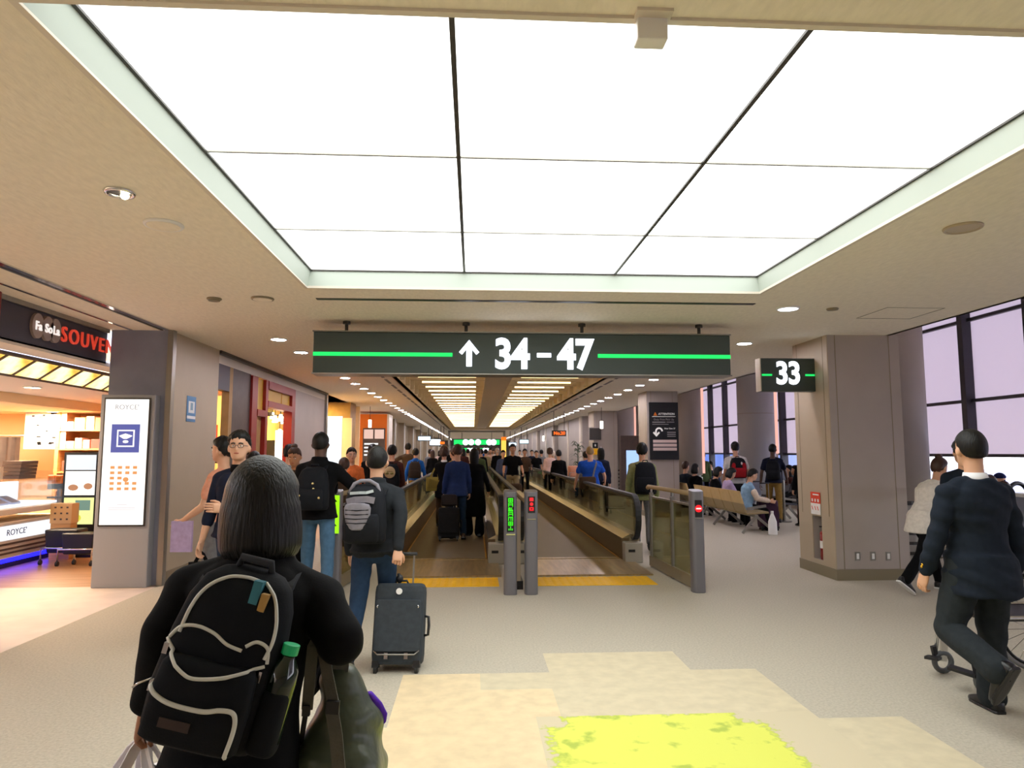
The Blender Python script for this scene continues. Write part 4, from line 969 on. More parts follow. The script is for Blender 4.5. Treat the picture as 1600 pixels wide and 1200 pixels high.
SKULL = [(-.118, .030, .030, .072), (-.106, .046, -.005, .086), (-.085, .058, -.035, .091), (-.055, .067, -.068, .091), (-.02, .073, -.088, .089), (.02, .077, -.098, .091),
         (.055, .076, -.096, .088), (.085, .064, -.080, .07), (.105, .043, -.052, .045), (.116, .014, -.016, .012)]
def person(label, x, y, face=0, h=1.7, z0=0., skin='light', hair=('short', 'black'), top=None, bottom=None, shoes='black', sleeve='long', hem=.0, under=None, female=False,
           lth=(8, 4), rth=(-8, 8), larm=(6, 8, 12), rarm=(-6, 8, 12), lean=0, sway=0, twist=0, hpitch=0, hyaw=0, htilt=0, sit=False, vox=.02, fold=.006, group=None, LH=None, RH=None,
           fat=1., detail=False, wide=1., skirt=False, collar=None, open_front=False, lcurl=.5, rcurl=.5, nd=0., legw=1., LN=None, RN=None, flare=1.0, belt=None):
    """face 0 looks along +Y; angles in degrees; arms: (forward swing, abduction, elbow bend)"""
    s = h/1.72; e = empty('person', label, 'person', (x, y, z0), R(face), group)
    hipw = .088*(1.06 if female else 1); shw = .183*(.9 if female else 1)*wide
    # legs
    def legpts(th, sx):
        a, k = R(th[0]), R(th[1]); ab = R(th[2]) if len(th) > 2 else R(2)
        d1 = np.array([sx*sin(ab), sin(a)*cos(ab), -cos(a)*cos(ab)]); d2 = np.array([sx*sin(ab)*.5, sin(a-k), -cos(a-k)])
        return d1, d2/np.linalg.norm(d2)
    legs = {-1: legpts(lth, -1), 1: legpts(rth, 1)}
    T, Sh, An = .425, .415, .085
    drops = {}
    for q in (-1, 1):
        th = (lth if q < 0 else rth); fl = R(max(0, th[1]-th[0]))
        drops[q] = -(legs[q][0][2]*T+legs[q][1][2]*Sh)+An
    hz = max(drops.values()) if not sit else (.47 if sit is True else sit)
    hip = {q: np.array([q*hipw, 0, hz]) for q in (-1, 1)}
    P = np.array([0, 0, hz+.03])
    Rt = ry(R(sway)) @ rx(-R(lean)); u = Rt @ np.array([0, 0, 1.]); f = Rt @ np.array([0, 1., 0]); sd = Rt @ np.array([1., 0, 0])
    Rsh = rz_(R(twist)); sdt, ft = Rt @ Rsh @ np.array([1., 0, 0]), Rt @ Rsh @ np.array([0, 1., 0])
    def tr(t): return P+u*t
    def mixax(t): k = min(1, max(0, t/.42)); a = sd*(1-k)+sdt*k; a /= np.linalg.norm(a); b = np.cross(u, a); return a, b
    torso = [(-.13, .085, .075, 0), (-.08, .150, .105, -.005), (0, .165*(1.05 if female else 1), .118, -.01), (.09, .150, .105, 0), (.18, .136, .100, .006), (.28, .152, .108, .008), (.37, .168, .112, .004), (.43, .158, .098, -.004), (.475, .115, .078, -.012), (.505, .068, .062, -.014), (.55, .053, .056, -.006), (.61, .052, .056, .006)]
    def torso_rings(k=1., add=0., t0=-9, t1=9, n=24, b=2.3):
        rs = []
        for t, a, d, o in torso:
            if t < t0-1e-6 or t > t1+1e-6: continue
            A, B = mixax(t); w = (fat if t < .4 else 1)*(wide if t > .25 and t < .49 else 1)*(.94 if female and t > .2 and t < .49 else 1)
            rs.append(sring(tr(t)+B*o, A, B, a*k*w+add, d*k*(fat if t < .4 else 1)+add, n, b))
        return rs
    sh = {q: tr(.425)+sdt*q*shw for q in (-1, 1)}
    arms = {}
    for q, ar, ov in ((-1, larm, LH), (1, rarm, RH)):
        if ov is not None: arms[q] = (np.array(ov[0], float)/s, np.array(ov[1], float)/s); continue
        a, b, k = R(ar[0]), R(ar[1]), R(ar[2]); inw = R(ar[3]) if len(ar) > 3 else 0
        d1 = np.array([q*sin(b), sin(a)*cos(b), -cos(a)*cos(b)]); d2 = np.array([q*sin(b)*.5-q*sin(inw), sin(a+k), -cos(a+k)]); d2 /= np.linalg.norm(d2)
        d1 = Rsh @ d1; d2 = Rsh @ d2
        arms[q] = (sh[q]+d1*.285, sh[q]+d1*.285+d2*.245)
    nk = tr(.60); HC = tr(.555)+np.array([0, 0, .155])+f*.02; 
    Rh = rz_(R(hyaw)) @ ry(R(htilt)) @ rx(-R(hpitch)); HC = tr(.56-nd)+Rh @ np.array([0, .022, .14])
    def H(v): return HC+(Rh @ np.atleast_2d(np.array(v, float)).T).T
    knees = {q: hip[q]+legs[q][0]*T for q in (-1, 1)}; ank = {q: knees[q]+legs[q][1]*Sh for q in (-1, 1)}
    ca = .84 if sleeve == 'long' else 1.; cl = .86 if bottom is not None and not skirt else 1.
    # skin body, one continuous surface
    m = MB(); m.loft(torso_rings(.90))
    for q in (-1, 1):
        m.limb(hip[q], knees[q], .078*cl, .052*cl); m.limb(knees[q]+legs[q][1]*.02, knees[q]+legs[q][1]*.14, .052, .054); m.limb(knees[q]+legs[q][1]*.13, ank[q], .053, .036)
        m.limb(ank[q], ank[q]-np.array([0, 0, .03]), .036, .036)
        m.limb(sh[q], arms[q][0], .05*ca, .038*ca); m.limb(tr(.49)+sdt*q*.03, sh[q], .042, .045*ca); m.limb(arms[q][0], arms[q][0]*.65+arms[q][1]*.35, .038*ca, .039*ca); m.limb(arms[q][0]*.65+arms[q][1]*.35, arms[q][1], .038, .026)
    m.limb(tr(.50-nd*.5), HC+Rh @ np.array([0, -.02, -.05]), .056, .055)
    hr = []
    for z, a, yb, yf in SKULL: hr.append(H(sring((0, (yb+yf)/2, z), (1, 0, 0), (0, 1, 0), a, (yf-yb)/2, 20, 2.2)))
    m.loft(hr)
    for q in (-1, 1): m.ell(H((q*.086, -.012, -.018))[0], (.014, .024, .034), 10, 7, Rh)
    m.loft([H(sring((0, yy, zz), (1, 0, 0), (0, 0, 1), a, b, 10)) for yy, zz, a, b in ((.07, -.012, .02, .04), (.092, -.014, .015, .03), (.103, -.022, .014, .02), (.112, -.03, .012, .011), (.113, -.034, .006, .006))])
    m.ell(H((0, .082, -.062))[0], (.026, .014, .016), 12, 7, Rh); m.ell(H((0, .078, .026))[0], (.05, .016, .01), 12, 7, Rh); m.ell(H((0, .07, -.1))[0], (.022, .02, .018), 12, 7, Rh)
    V, NN, Fs = remesh(m, min(vox, .016)*1.0, 4); b = MB(); b.add(V, Fs)
    for q, cu, nn in ((-1, lcurl, LN), (1, rcurl, RN)):
        d = arms[q][1]-arms[q][0]; nrm = np.array(nn, float) if nn is not None else np.array([-q, 0., .0])
        hand(b, arms[q][1], d, nrm, np.array([0, 1., .3]), .98, cu)
    def isl(mi, c, r_): b.mi = mi; b.ell(H(c)[0], r_, 10, 7, Rh)
    for q in (-1, 1):
        isl(1, (q*.031, .079, .0), (.0135, .010, .0085)); isl(2, (q*.031, .0835, .0), (.0062, .0065, .0065))
        b.mi = 4; b.tube(H([(q*.013, .0925, .021), (q*.03, .0935, .026), (q*.05, .083, .02)]), .0045, 6)
    isl(3, (0, .0925, -.062), (.022, .0065, .0065)); b.mi = 0
    hm = HR[hair[1]] if hair[1] in HR else cloth(*hair[1])
    ob = b.build('body', [SK[skin], EYEW, IRIS, LIP, hm], e, smooth=True)
    # hair
    m = MB(); K = hair[0]
    def rad(v, hat=0):      # skull radius in a direction
        a, bb, c = .083, .102, .113; return 1/math.sqrt((v[0]/a)**2+(v[1]/bb)**2+(v[2]/c)**2)
    if K != 'bald':
        nu, nv = 36, 22; rs = []
        th = {'short': .016, 'buzz': .009, 'curly': .045, 'long': .02, 'bob': .02, 'bun': .012, 'cap': .02, 'pony': .012}[K]
        for i in range(nv):
            la = pi/2-(i+.15)/(nv-.7)*pi*.86; ring = []
            for j in range(nu):
                lo = 2*pi*j/nu; v = np.array([cos(lo)*cos(la), sin(lo)*cos(la), sin(la)]); r0 = rad(v)
                fr = max(0, v[1]); zz = v[2]*.108
                line = -.008+.071*fr**.6 if v[1] > 0 else -.008-.072*min(1, -v[1]*1.9)
                line += (.007*sin(9*lo+1)+.005*sin(17*lo)) if K not in ('cap', 'buzz') else 0
                if K in ('cap',): line = .03
                q = (zz-line)/.022; q = max(0., min(1., q)); q = q*q*(3-2*q)
                t = th*(.7+(.9 if K in ('short', 'bun') else .4)*max(0, v[2]))+(.004*sin(11*lo+9*la)*sin(13*la+2*lo)+.003*sin(29*lo+5*la) if K == 'short' else 0)+ (.012*sin(7*lo+3*la)*sin(5*la) if K == 'curly' else 0) + .002*sin(23*lo)*(K in ('short',))
                ring.append(HC+Rh @ (v*(r0-.012+q*(t+.012))+np.array([0, -.004, .006])))
            rs.append(np.array(ring))
        m.loft(rs)
        if K in ('long', 'bob'):
            zs = ((.05, .086), (.0, .098), (-.06, .102), (-.10, .100), (-.125, .088), (-.138, .066)) if K == 'bob' else ((.03, .088), (-.05, .095), (-.14, .088), (-.24, .075), (-.32, .06))
            outer = []
            for z, w in zs:
                o = [(w*1.06*cos(a)*(.93 if sin(a) > .2 else 1), (w+.012)*sin(a)*(1.0 if sin(a) < 0 else .35)-.012, z) for a in np.linspace(0, 2*pi, 26)[:-1]]
                outer.append(H(o))
            m.loft(outer)
        if K == 'bun': m.ell(H((.0, -.03, .135))[0], (.045, .045, .038), 14, 8, Rh)
        if K == 'pony': m.tube(H([(0, -.09, .05), (0, -.135, .03), (0, -.14, -.06), (0, -.12, -.16)]), [.02, .032, .026, .008], 10)
        if K in ('short', 'curly', 'bob', 'long') : pass
        ho = soft(m, min(vox*.8, .013), 'hair', hm, e, .0, 3) if K in ('bob', 'long') else m.build('hair' if K != 'cap' else 'cap', hm, e, smooth=True)
        if K == 'cap':
            m = MB(); m.loft([H([(-.07, .075, .045), (.07, .075, .045), (.05, .16, .03), (-.05, .16, .03)]), H([(-.07, .075, .055), (.07, .075, .055), (.05, .16, .036), (-.05, .16, .036)])]); m.build('brim', hm, ho)
    # trousers
    if bottom:
        m = MB(); add = .012; m.loft(torso_rings(1, add, -.2, .06))
        if not skirt:
            for q in (-1, 1):
                m.limb(hip[q], knees[q], .088*fat*legw, .066*legw); m.limb(knees[q], ank[q]*.75+knees[q]*.25, .066*legw, .06*flare*legw**.5); m.limb(ank[q]*.7+knees[q]*.3, ank[q]-legs[q][1]*.0, .06*flare*legw**.5, .062*flare*legw**.5)
        else:
            m.loft([sring(P+np.array([0, 0, z]), (1, 0, 0), (0, 1, 0), a, d, 24, 2.2) for z, a, d in ((.05, .165, .125), (-.1, .18, .14), (-.35, .2, .17), (-.55, .22, .18))])
        soft(m, vox*.9, 'trousers' if not skirt else 'skirt', bottom, e, fold, 4, .8, len(label))
    # top
    if top:
        m = MB(); add = .016 if sleeve != 'short' else .011
        m.loft(torso_rings(1., add, -.08-.0, (.505 if sleeve == 'long' else .49) if collar is None else .51))
        if hem:
            a0 = .165*fat+add; dz = np.array([0, 0, -1.])
            m.loft([sring(P+u*.05, sd, f, a0*.97, .132*fat+add, 24, 2.3), sring(P+dz*.06, sd, f, a0*1.05, .15*fat+add, 24, 2.3), sring(P+dz*hem*.6, (1, 0, 0), (0, 1, 0), a0*1.08*(1+.1*(flare > 1.3)), .162*fat+add, 24, 2.3), sring(P+dz*hem, (1, 0, 0), (0, 1, 0), a0*1.13, .165*fat+add, 24, 2.3)])
        for q in (-1, 1):
            E_, W_ = arms[q]
            m.limb(tr(.475)+sdt*q*.03, sh[q]-sdt*q*.01, .058, .062)
            if sleeve == 'long': m.limb(sh[q]-sdt*q*.02, E_, .066, .054); m.limb(E_, W_-(W_-E_)*.06, .054, .044)
            elif sleeve == 'roll': m.limb(sh[q]-sdt*q*.02, E_, .066, .054); m.limb(E_, E_*.65+W_*.35, .052, .05)
            elif sleeve == 'short': m.limb(sh[q]-sdt*q*.02, sh[q]*.4+E_*.6, .064, .06)
            else: m.limb(sh[q]-sdt*q*.03, sh[q]*.9+E_*.1, .058, .055)
        if collar == 'stand': m.cyl(tr(.48), tr(.56), .085, .078, 20)
        soft(m, vox*.9, 'jacket' if hem else 'top', top, e, fold, 4, 1., len(label)+3)
    if under:       # contrasting collar or sleeves
        c, kind = under
        if kind == 'collar':
            m = MB(); m.loft([sring(tr(.485)+f*-.010, sdt, ft, .082, .078, 20), sring(tr(.55)+f*-.004, sdt, ft, .063, .066, 20), sring(tr(.55)+f*-.004, sdt, ft, .055, .058, 20), sring(tr(.485)+f*-.010, sdt, ft, .06, .06, 20)]); m.build('collar', c, e, smooth=True)
        if kind == 'sleeves':
            m = MB()
            for q in (-1, 1): m.limb(sh[q]*.6+arms[q][0]*.4, arms[q][0], .066, .062); m.limb(arms[q][0], arms[q][1]-(arms[q][1]-arms[q][0])*.08, .062, .045)
            soft(m, vox*.9, 'sleeves', c, e, fold, 4)
    # shoes
    for q in (-1, 1):
        m = MB(); a = ank[q]; th = lth if q < 0 else rth
        pitch = R(th[3]) if len(th) > 3 else -(R(th[1]-th[0]) if (th[1]-th[0]) > 12 and not sit else 0)*.8
        if a[2] < An+.015 and not sit: pitch = 0 if pitch > -.3 else pitch
        Rf = rz_(R(-q*7)) @ rx(pitch); rs = []
        for yy, w, zb, zt in ((-.085, .022, .012, .05), (-.075, .034, 0, .085), (-.03, .038, 0, .10), (.03, .04, 0, .095), (.09, .046, 0, .066), (.14, .045, 0, .05), (.175, .033, .004, .038), (.19, .014, .01, .026)):
            ring = sring((0, yy, (zb+zt)/2), (1, 0, 0), (0, 0, 1), w, (zt-zb)/2, 14, 2.8)-np.array([0, 0, An]); rs.append(a+(Rf @ ring.T).T)
        m.loft(rs); so = m.build('shoe', SHOE[shoes] if isinstance(shoes, str) else shoes[0], e, smooth=True)
        m = MB(); rs = []
        for yy, w in ((-.088, .03), (-.07, .041), (0, .043), (.09, .05), (.15, .046), (.194, .02)):
            ring = sring((0, yy, .009), (1, 0, 0), (0, 0, 1), w, .011, 10, 4)-np.array([0, 0, An]); rs.append(a+(Rf @ ring.T).T)
        m.loft(rs); m.build('sole', SHOE['white'] if not isinstance(shoes, str) and shoes[1] == 'white' else SHOE['black'], so)
    e.scale = (s, s, s)
    info = dict(e=e, s=s, tr=tr, sh=sh, arms=arms, f=f, u=u, sd=sd, sdt=sdt, ft=ft, H=H, HC=HC, P=P, hip=hip, Rt=Rt, Rh=Rh, rz=R(face), base=np.array([x, y, z0]))
    def W(p): return info['base']+rz_(info['rz']) @ (np.array(p, float)*s)
    info['W'] = W
    return info

def straps(e, I, m_, w=.05, mbname='shoulder_strap', zt=.39, drop=.16):
    for q in (-1, 1):
        m = MB(); pts = []
        for t, yy, xx in ((zt-.06, -.15, .075), (zt+.03, -.135, .08), (.46, -.09, .088), (.492, -.02, .092), (.46, .075, .1), (.38, .135, .115), (.25, .14, .14), (.18, .07, .165)):
            pts.append(I['tr'](t)+I['ft']*yy+I['sdt']*q*xx)
        m.ribbon(pts, w, .014, hints=[I['ft']*-1, I['u']-I['ft']*.6, I['u']-I['ft']*.3, I['u'], I['u']+I['ft']*.6, I['ft'], I['ft'], I['ft']+I['sdt']*q]); m.build(mbname, m_, e, smooth=False)
def backpack(I, label, col, w=.30, h=.44, d=.17, t0=.02, pocket=None, strapcol=None, piping=None, group=None, extras=None, off=0, tilt=0):
    """worn on the back of person I; local frame equals the wearer's"""
    e = empty('backpack', label, 'backpack', I['base'], I['rz'], group); e.scale = (I['s'],)*3
    Rb = np.stack([I['sdt'], I['ft'], I['u']], 1); Rb = Rb @ ry(R(tilt)); O = I['tr'](t0)+I['ft']*(-.128-.0)+I['sdt']*off
    def L(mb):
        for i in range(len(mb.v)): mb.v[i] = O+(Rb @ mb.v[i].T).T
        return mb
    m = MB(); rs = []
    for t, kw, kd in ((0, .82, .6), (.02, .92, .85), (.08, 1, 1), (.3, 1.03, 1.05), (.6, .98, .98), (.8, .9, .85), (.92, .76, .68), (.98, .55, .5), (1, .3, .3)):
        rs.append(sring((0, -d/2*kd+.005, h*t), (1, 0, 0), (0, 1, 0), w/2*kw, d/2*kd, 28, 3.2))
    m.loft(rs); L(m).build('main_bag', col, e, smooth=True)
    m = MB(); rs = []
    for t, kw, kd in ((.04, .7, .6), (.07, .8, .95), (.3, .82, 1.1), (.46, .78, .95), (.5, .7, .55)):
        rs.append(sring((0, -d*.98-.02*kd+.012, h*t), (1, 0, 0), (0, 1, 0), w/2*kw, .035*kd, 24, 3.2))
    m.loft(rs); L(m).build('front_pocket', pocket or col, e, smooth=True)
    m = MB(); m.tube([(-.04, -.03, h*.97), (-.035, -.04, h*1.05), (.035, -.04, h*1.05), (.04, -.03, h*.97)], .01, 8); L(m).build('carry_loop', strapcol or col, e, smooth=True)
    straps(e, I, strapcol or col)
    kt = (0, .02, .08, .3, .6, .8, .92, .98, 1); kws = (.82, .92, 1, 1.03, .98, .9, .76, .55, .3); kds = (.6, .85, 1, 1.05, .98, .85, .68, .5, .3)
    pt = (.04, .07, .3, .46, .5); pws = (.7, .8, .82, .78, .7); pds = (.6, .95, 1.1, .95, .55)
    def S(x, t):
        def se(x, rx_, ry_, cy): q = 1-min(1, abs(x/rx_))**3.2; return cy-ry_*max(0, q)**(1/3.2)
        kw, kd = np.interp(t, kt, kws), np.interp(t, kt, kds); yv = se(x, w/2*kw, d/2*kd, -d/2*kd+.005)
        if pt[0] < t < pt[-1]:
            a, b_ = np.interp(t, pt, pws), np.interp(t, pt, pds)
            if abs(x) < w/2*a: yv = min(yv, se(x, w/2*a, .035*b_, -d*.98-.02*b_+.012))
        return yv
    def path(pts, n=8, lift=.002):
        P = np.array(pts, float); out = []
        for i in range(len(P)-1):
            p0, p1, p2, p3 = P[max(i-1, 0)], P[i], P[i+1], P[min(i+2, len(P)-1)]
            for k in range(n):
                u = k/n; q = .5*((2*p1)+(-p0+p2)*u+(2*p0-5*p1+4*p2-p3)*u*u+(-p0+3*p1-3*p2+p3)*u**3); out.append(q)
        out.append(P[-1]); return [(x, S(x, t)-lift, t*h) for x, t in out]
    L.S = S; L.path = path
    return e, L, (w, h, d)

C = {k: cloth(k, v) for k, v in dict(black='0c0c0f', charcoal='26292d', navy='1d2133', navysuit='1e2530', suitpant='2a2f33', denim='2f4560', denimdk='24364d', denimlt='4a6a86', blue='1f5cae', royal='1f4fb0', olive='8f9468', khaki='8a6d38',
     sand='a3926f', cream='dccbb8', white='e6e4e2', pink='d99a80', yellow='d8a820', maroon='4a2a26', grey='6f6f72', green='4b5a3a', lime='a8c828', red='a02028', lightblue='86a8c4', lilac='b7a3c8', brown='4a3a2c', bluegrey='46506a', tancap='a58a5c', pinkpale='d8b8b0', orange='d8703a').items()}
def local(I_or_base, face, p):
    return rz_(-R(face)) @ (np.array(p, float)-np.array(I_or_base, float))

# --- the woman in front
FB = (gx(378, 1.74), 1.74, 0)
def WL(px, py, Yv): return local(FB, 0, at(px, py, Yv))
LHw = (WL(262, 985, 1.72), WL(231, 1100, 1.80)); RHw = (WL(533, 1000, 1.70), WL(499, 1001, 1.93))
I = person('woman in black with bobbed black hair and a black backpack, nearest in the foreground', FB[0], FB[1], 0, 1.645, nd=.055, skin='tan', hair=('bob', 'black'), top=C['black'], bottom=C['black'], hem=.12, collar='stand',
           female=True, lth=(14, 6), rth=(-10, 14), lean=5, sway=5, hpitch=4, htilt=-3, LH=LHw, RH=RHw, vox=.010, fold=.006, fat=.88, wide=1.06, lcurl=1.1, rcurl=1.0, LN=(1, .2, 0), RN=(-.2, -.6, -.6))
WOMAN = I
MB_bk = cloth('backpack_black', '111318', .8); MB_st = cloth('backpack_strap', '34363a', .8); PIPE = mat('white_piping', 'c9ccc4', .5)
e, L, (w, h, d) = backpack(I, 'black backpack with white piping worn by the woman in the foreground', MB_bk,   .26, .385, .14, .125, None, MB_st, off=-.025, tilt=9)
PP = lambda pts, r_=.0042: L(MB().tube(L.path(pts), r_, 6)).build('piping', PIPE, e, smooth=True)
PP([(-.095, .60), (-.092, .74), (-.075, .86), (-.04, .935), (.0, .955), (.03, .95)])
PP([(.045, .95), (.075, .89), (.097, .78), (.105, .66), (.10, .56)])
PP([(-.115, .56), (-.095, .63), (-.06, .655), (-.02, .64), (.015, .60), (.05, .585)])
PP([(.055, .61), (.075, .645), (.10, .62), (.108, .54)])
PP([(-.12, .545), (-.085, .49), (-.045, .435), (-.02, .42), (.02, .44), (.06, .475), (.105, .525)])
PP([(-.112, .335), (-.085, .30), (-.045, .275), (.02, .275), (.055, .30), (.08, .30), (.09, .26), (.092, .18), (.088, .06)], .005)
def PB(name, m_, x0, x1, t0_, t1_, th=.01):
    y_ = L.S((x0+x1)/2, (t0_+t1_)/2); L(MB().box(x0, x1, y_-th, y_+.02, h*t0_, h*t1_)).build(name, m_, e)
PB('zip_pull', M['chrome'], -.12, -.105, .27, .34); PB('zip_pull', M['chrome'], -.118, -.107, .47, .53); PB('zip_pull', M['chrome'], .10, .106, .44, .50)
PB('leather_patch', mat('patch_brown', '30221e', .7), -.06, .005, .15, .20, .004)
m = MB(); m.tube([(-.115, L.S(-.11, .32)-.01, h*.34), (-.14, L.S(-.11, .32)-.015, h*.30), (-.15, L.S(-.11, .32)-.01, h*.27)], .0025, 6); L(m).build('zip_cord', M['chrome'], e, smooth=True)
PB('teal_tag', mat('teal_tag', '2c6f80', .6), .025, .045, .80, .96); PB('tan_tag', mat('tan_tag', 'a88346', .6), .05, .066, .80, .90)
m = MB(); rbox(m, .110, .175, -.13, -.05, h*.06, h*.40, 3); L(m).build('side_pocket', MB_bk, e, smooth=True)
eb = empty('drink_bottle', 'dark drink bottle with green cap in the side pocket of the black backpack', 'bottle', I['base'], I['rz']); eb.scale = (I['s'],)*3
m = MB(); m.loft([sring((.143, -.09, z), (1, 0, 0), (0, 1, 0), q, q, 20) for z, q in ((h*.10, .03), (h*.13, .034), (h*.44, .034), (h*.52, .031), (h*.58, .017), (h*.605, .015))]); L(m).build('bottle_body', mat('dark_bottle', '0d1f16', .08, spec=.8), eb, smooth=True)
m = MB(); m.cyl((.143, -.09, h*.60), (.143, -.09, h*.66), .019, .019, 20); L(m).build('cap', mat('green_cap', '12b070', .4), eb, bevel=.002)
# shopping bags in her left hand
def tote(name, label, cat, base, wdt, hgt, dep, mats, ang=0, handle_to=None):
    e = empty(name, label, cat, base, ang); m = MB()
    m.loft([sring((0, 0, z), (1, 0, 0), (0, 1, 0), wdt/2*k, dep/2*q, 24, 6) for z, k, q in ((0, .96, .9), (.01, 1, 1), (hgt*.5, 1.0, 1.0), (hgt*.85, 1, .8), (hgt, 1, .55))]); m.build('bag_body', mats[0], e)
    m = MB()
    for sgn in (-1, 1): m.prism([(-wdt*.42, hgt*.2), (wdt*.42, hgt*.2), (wdt*.42, hgt*.86), (.05, hgt*.7), (-wdt*.3, hgt*.9)], sgn*dep*.5, sgn*(dep*.5+.003))
    m.build('printed_patch', mats[1], e)
    if handle_to is not None:
        t = rz_(-ang) @ (np.array(handle_to)-np.array(base))
        for yy in (-dep*.25, dep*.25):
            m = MB(); m.ribbon([(-wdt*.28, yy, hgt*.9), (t[0]*.7-wdt*.08, t[1]*.8+yy*.3, hgt+(t[2]-hgt)*.75), (t[0], t[1], t[2]), (t[0]*.7+wdt*.08, t[1]*.8+yy*.3, hgt+(t[2]-hgt)*.75), (wdt*.28, yy, hgt*.9)], .028, .004, (0, 1, 0)); m.build('handle', mats[2], e)
    return e
hl = at(226, 1150, 1.83)
WPl = mat('bag_white', 'e8e4e8', .4)
tote('shopping_bag', 'white carrier bag with magenta print, left of the two hanging from the front woman\'s hand', 'bag', (hl[0]-.045, hl[1], hl[2]-.40), .17, .30, .10, [WPl, mat('bag_magenta', 'b83a86', .5), WPl], R(50), hl)
tote('shopping_bag', 'white carrier bag with red print, right of the two hanging from the front woman\'s hand', 'bag', (hl[0]+.045, hl[1]+.02, hl[2]-.41), .17, .31, .10, [WPl, mat('bag_red', 'e23a34', .5), WPl], R(-50), hl)
# olive bag hanging from her right forearm
OL = mat('olive_nylon', '444d3d', .36, var=.12, scale=7, bump=1.0, bscale=11); OLS = cloth('olive_strap', '5b5a52', .8)
arm = at(514, 1003, 1.84)
e = empty('olive_tote_bag', 'crumpled olive green nylon bag hanging from the front woman\'s forearm', 'bag', (arm[0], arm[1], 0))
zt = arm[2]
def lp(px, py, dy=0): q = at(px, py, arm[1]+dy); return np.array([q[0]-arm[0], dy, q[2]])
m = MB(); rs = []
for py, xl, xr, dp in ((1042, 520, 549, .03), (1060, 513, 558, .045), (1085, 503, 574, .06), (1110, 492, 585, .08), (1150, 478, 594, .10), (1200, 458, 604, .115), (1280, 445, 612, .12), (1340, 455, 606, .11), (1360, 480, 580, .08)):
    a, b = lp(xl, py), lp(xr, py); c = (a+b)/2; wd = (b[0]-a[0])/2; rs.append(sring(c, (1, 0, 0), (0, 1, 0), wd, dp, 28, 2.6))
m.loft(rs); soft(m, .007, 'bag_body', OL, e, .022, 2, 1.0, 9)
m = MB(); m.ribbon([lp(530, 1065, -.03), lp(533, 1040, -.04), lp(534, 1005, -.075), lp(530, 985, 0), lp(530, 1005, .07), lp(535, 1050, .05)], .038, .006, hints=[(0, -1, 0), (0, -1, 0), (0, -1, .3), (0, 0, 1), (0, 1, 0), (0, 1, 0)]); m.build('short_strap', OLS, e)
m = MB(); m.ribbon([lp(480, 1108, -.09), lp(484, 1060, -.10), lp(489, 1010, -.11), lp(496, 992, -.105), lp(503, 1005, -.11), lp(511, 1050, -.12), lp(521, 1100, -.135), lp(522, 1115, -.135)], .026, .006, hints=[(0, -1, 0)]*8); m.build('long_strap', OLS, e)
m = MB(); m.ribbon([lp(478, 1112, -.09), lp(472, 1150, -.07), lp(464, 1210, -.04), lp(458, 1290, -.02)], .012, .004, (0, 1, 0)); m.build('thin_strap', M['black'], e)
m = MB(); m.bar(lp(479, 1102, -.095), lp(478, 1118, -.095), .018, .012); m.build('buckle', M['black'], e); m = MB(); m.bar(lp(521, 1095, -.142), lp(519, 1115, -.142), .03, .012); m.build('buckle', M['black'], e)
m = MB(); m.ribbon([lp(519, 1112, -.135), lp(525, 1150, -.14), lp(530, 1210, -.15), lp(532, 1300, -.145)], .03, .005, (0, 1, 0)); m.build('strap_tail', OLS, e)
tag(MB().loft([sring(lp(px, py, .03), (1, 0, 0), (0, 1, 0), w_, .012, 12) for px, py, w_ in ((577, 1082, .008), (586, 1098, .018), (592, 1115, .022), (594, 1128, .015), (592, 1136, .006))]).build('purple_cloth', cloth('purple', '5b32b0'), None, loc=(arm[0], arm[1], 0), smooth=True), 'purple cloth end poking out of the olive bag', 'cloth')

# --- man with grey backpack and suitcase
bx = gx(588, 5.62); B2 = (bx, 5.62, 0)
rh2 = at(627, 868, 5.35)
I = person('man in dark jacket and jeans with a grey and black backpack pulling a suitcase', bx, 5.62, -3, 1.655, skin='light', hair=('buzz', 'black'), top=C['charcoal'], bottom=C['denimdk'], hem=.02, collar='stand', lth=(-17, 22), rth=(14, 6), larm=(8, 7, 20),
           RH=(local(B2, -3, at(626, 800, 5.52)), local(B2, -3, at(622, 858, 5.40))), vox=.012, lean=3, fat=1.02, wide=1.04, rcurl=1.2, RN=(-.3, 1, 0), hpitch=2)
GB = cloth('pack_black', '191b20', .8); GG = cloth('pack_grey', '7f7c84', .7)
e, L, (w, h, d) = backpack(I, 'black and grey backpack worn by the man pulling the suitcase', GB, .33, .47, .2, .04, GB, GB, off=-.04)
m = MB(); rs = []
for t, k in ((.24, .25), (.27, .38), (.36, .52), (.5, .62), (.6, .64), (.66, .55), (.68, .3)): rs.append(sring((-.035, -d*1.0-.022, h*t), (1, 0, 0), (0, 1, 0), w/2*k, .03, 20, 2.6))
m.loft(rs); L(m).build('grey_panel', GG, e, smooth=True)
m = MB()
for t in (.36, .43, .5, .57): m.tube([(-.035-.09, -d*1.0-.042, h*t), (-.035, -d*1.0-.054, h*t-.004), (-.035+.09, -d*1.0-.042, h*t)], .004, 6)
L(m).build('panel_ribs', GB, e)
m = MB(); m.ribbon([(-.125, -d*.95, h*.70), (-.06, -d*1.02, h*.735), (.03, -d*1.02, h*.745), (.09, -d*.95, h*.72)], .05, .02, (0, 1, 0)); L(m).build('grey_panel', GG, e)
m = MB(); m.ribbon([(-.11, -d*.75, h*.84), (-.03, -d*.85, h*.85), (.02, -d*.85, h*.85), (.07, -d*.75, h*.88)], .022, .016, (0, 1, 0)); L(m).build('reflective_band', mat('reflective', 'b8c2c2', .4), e)
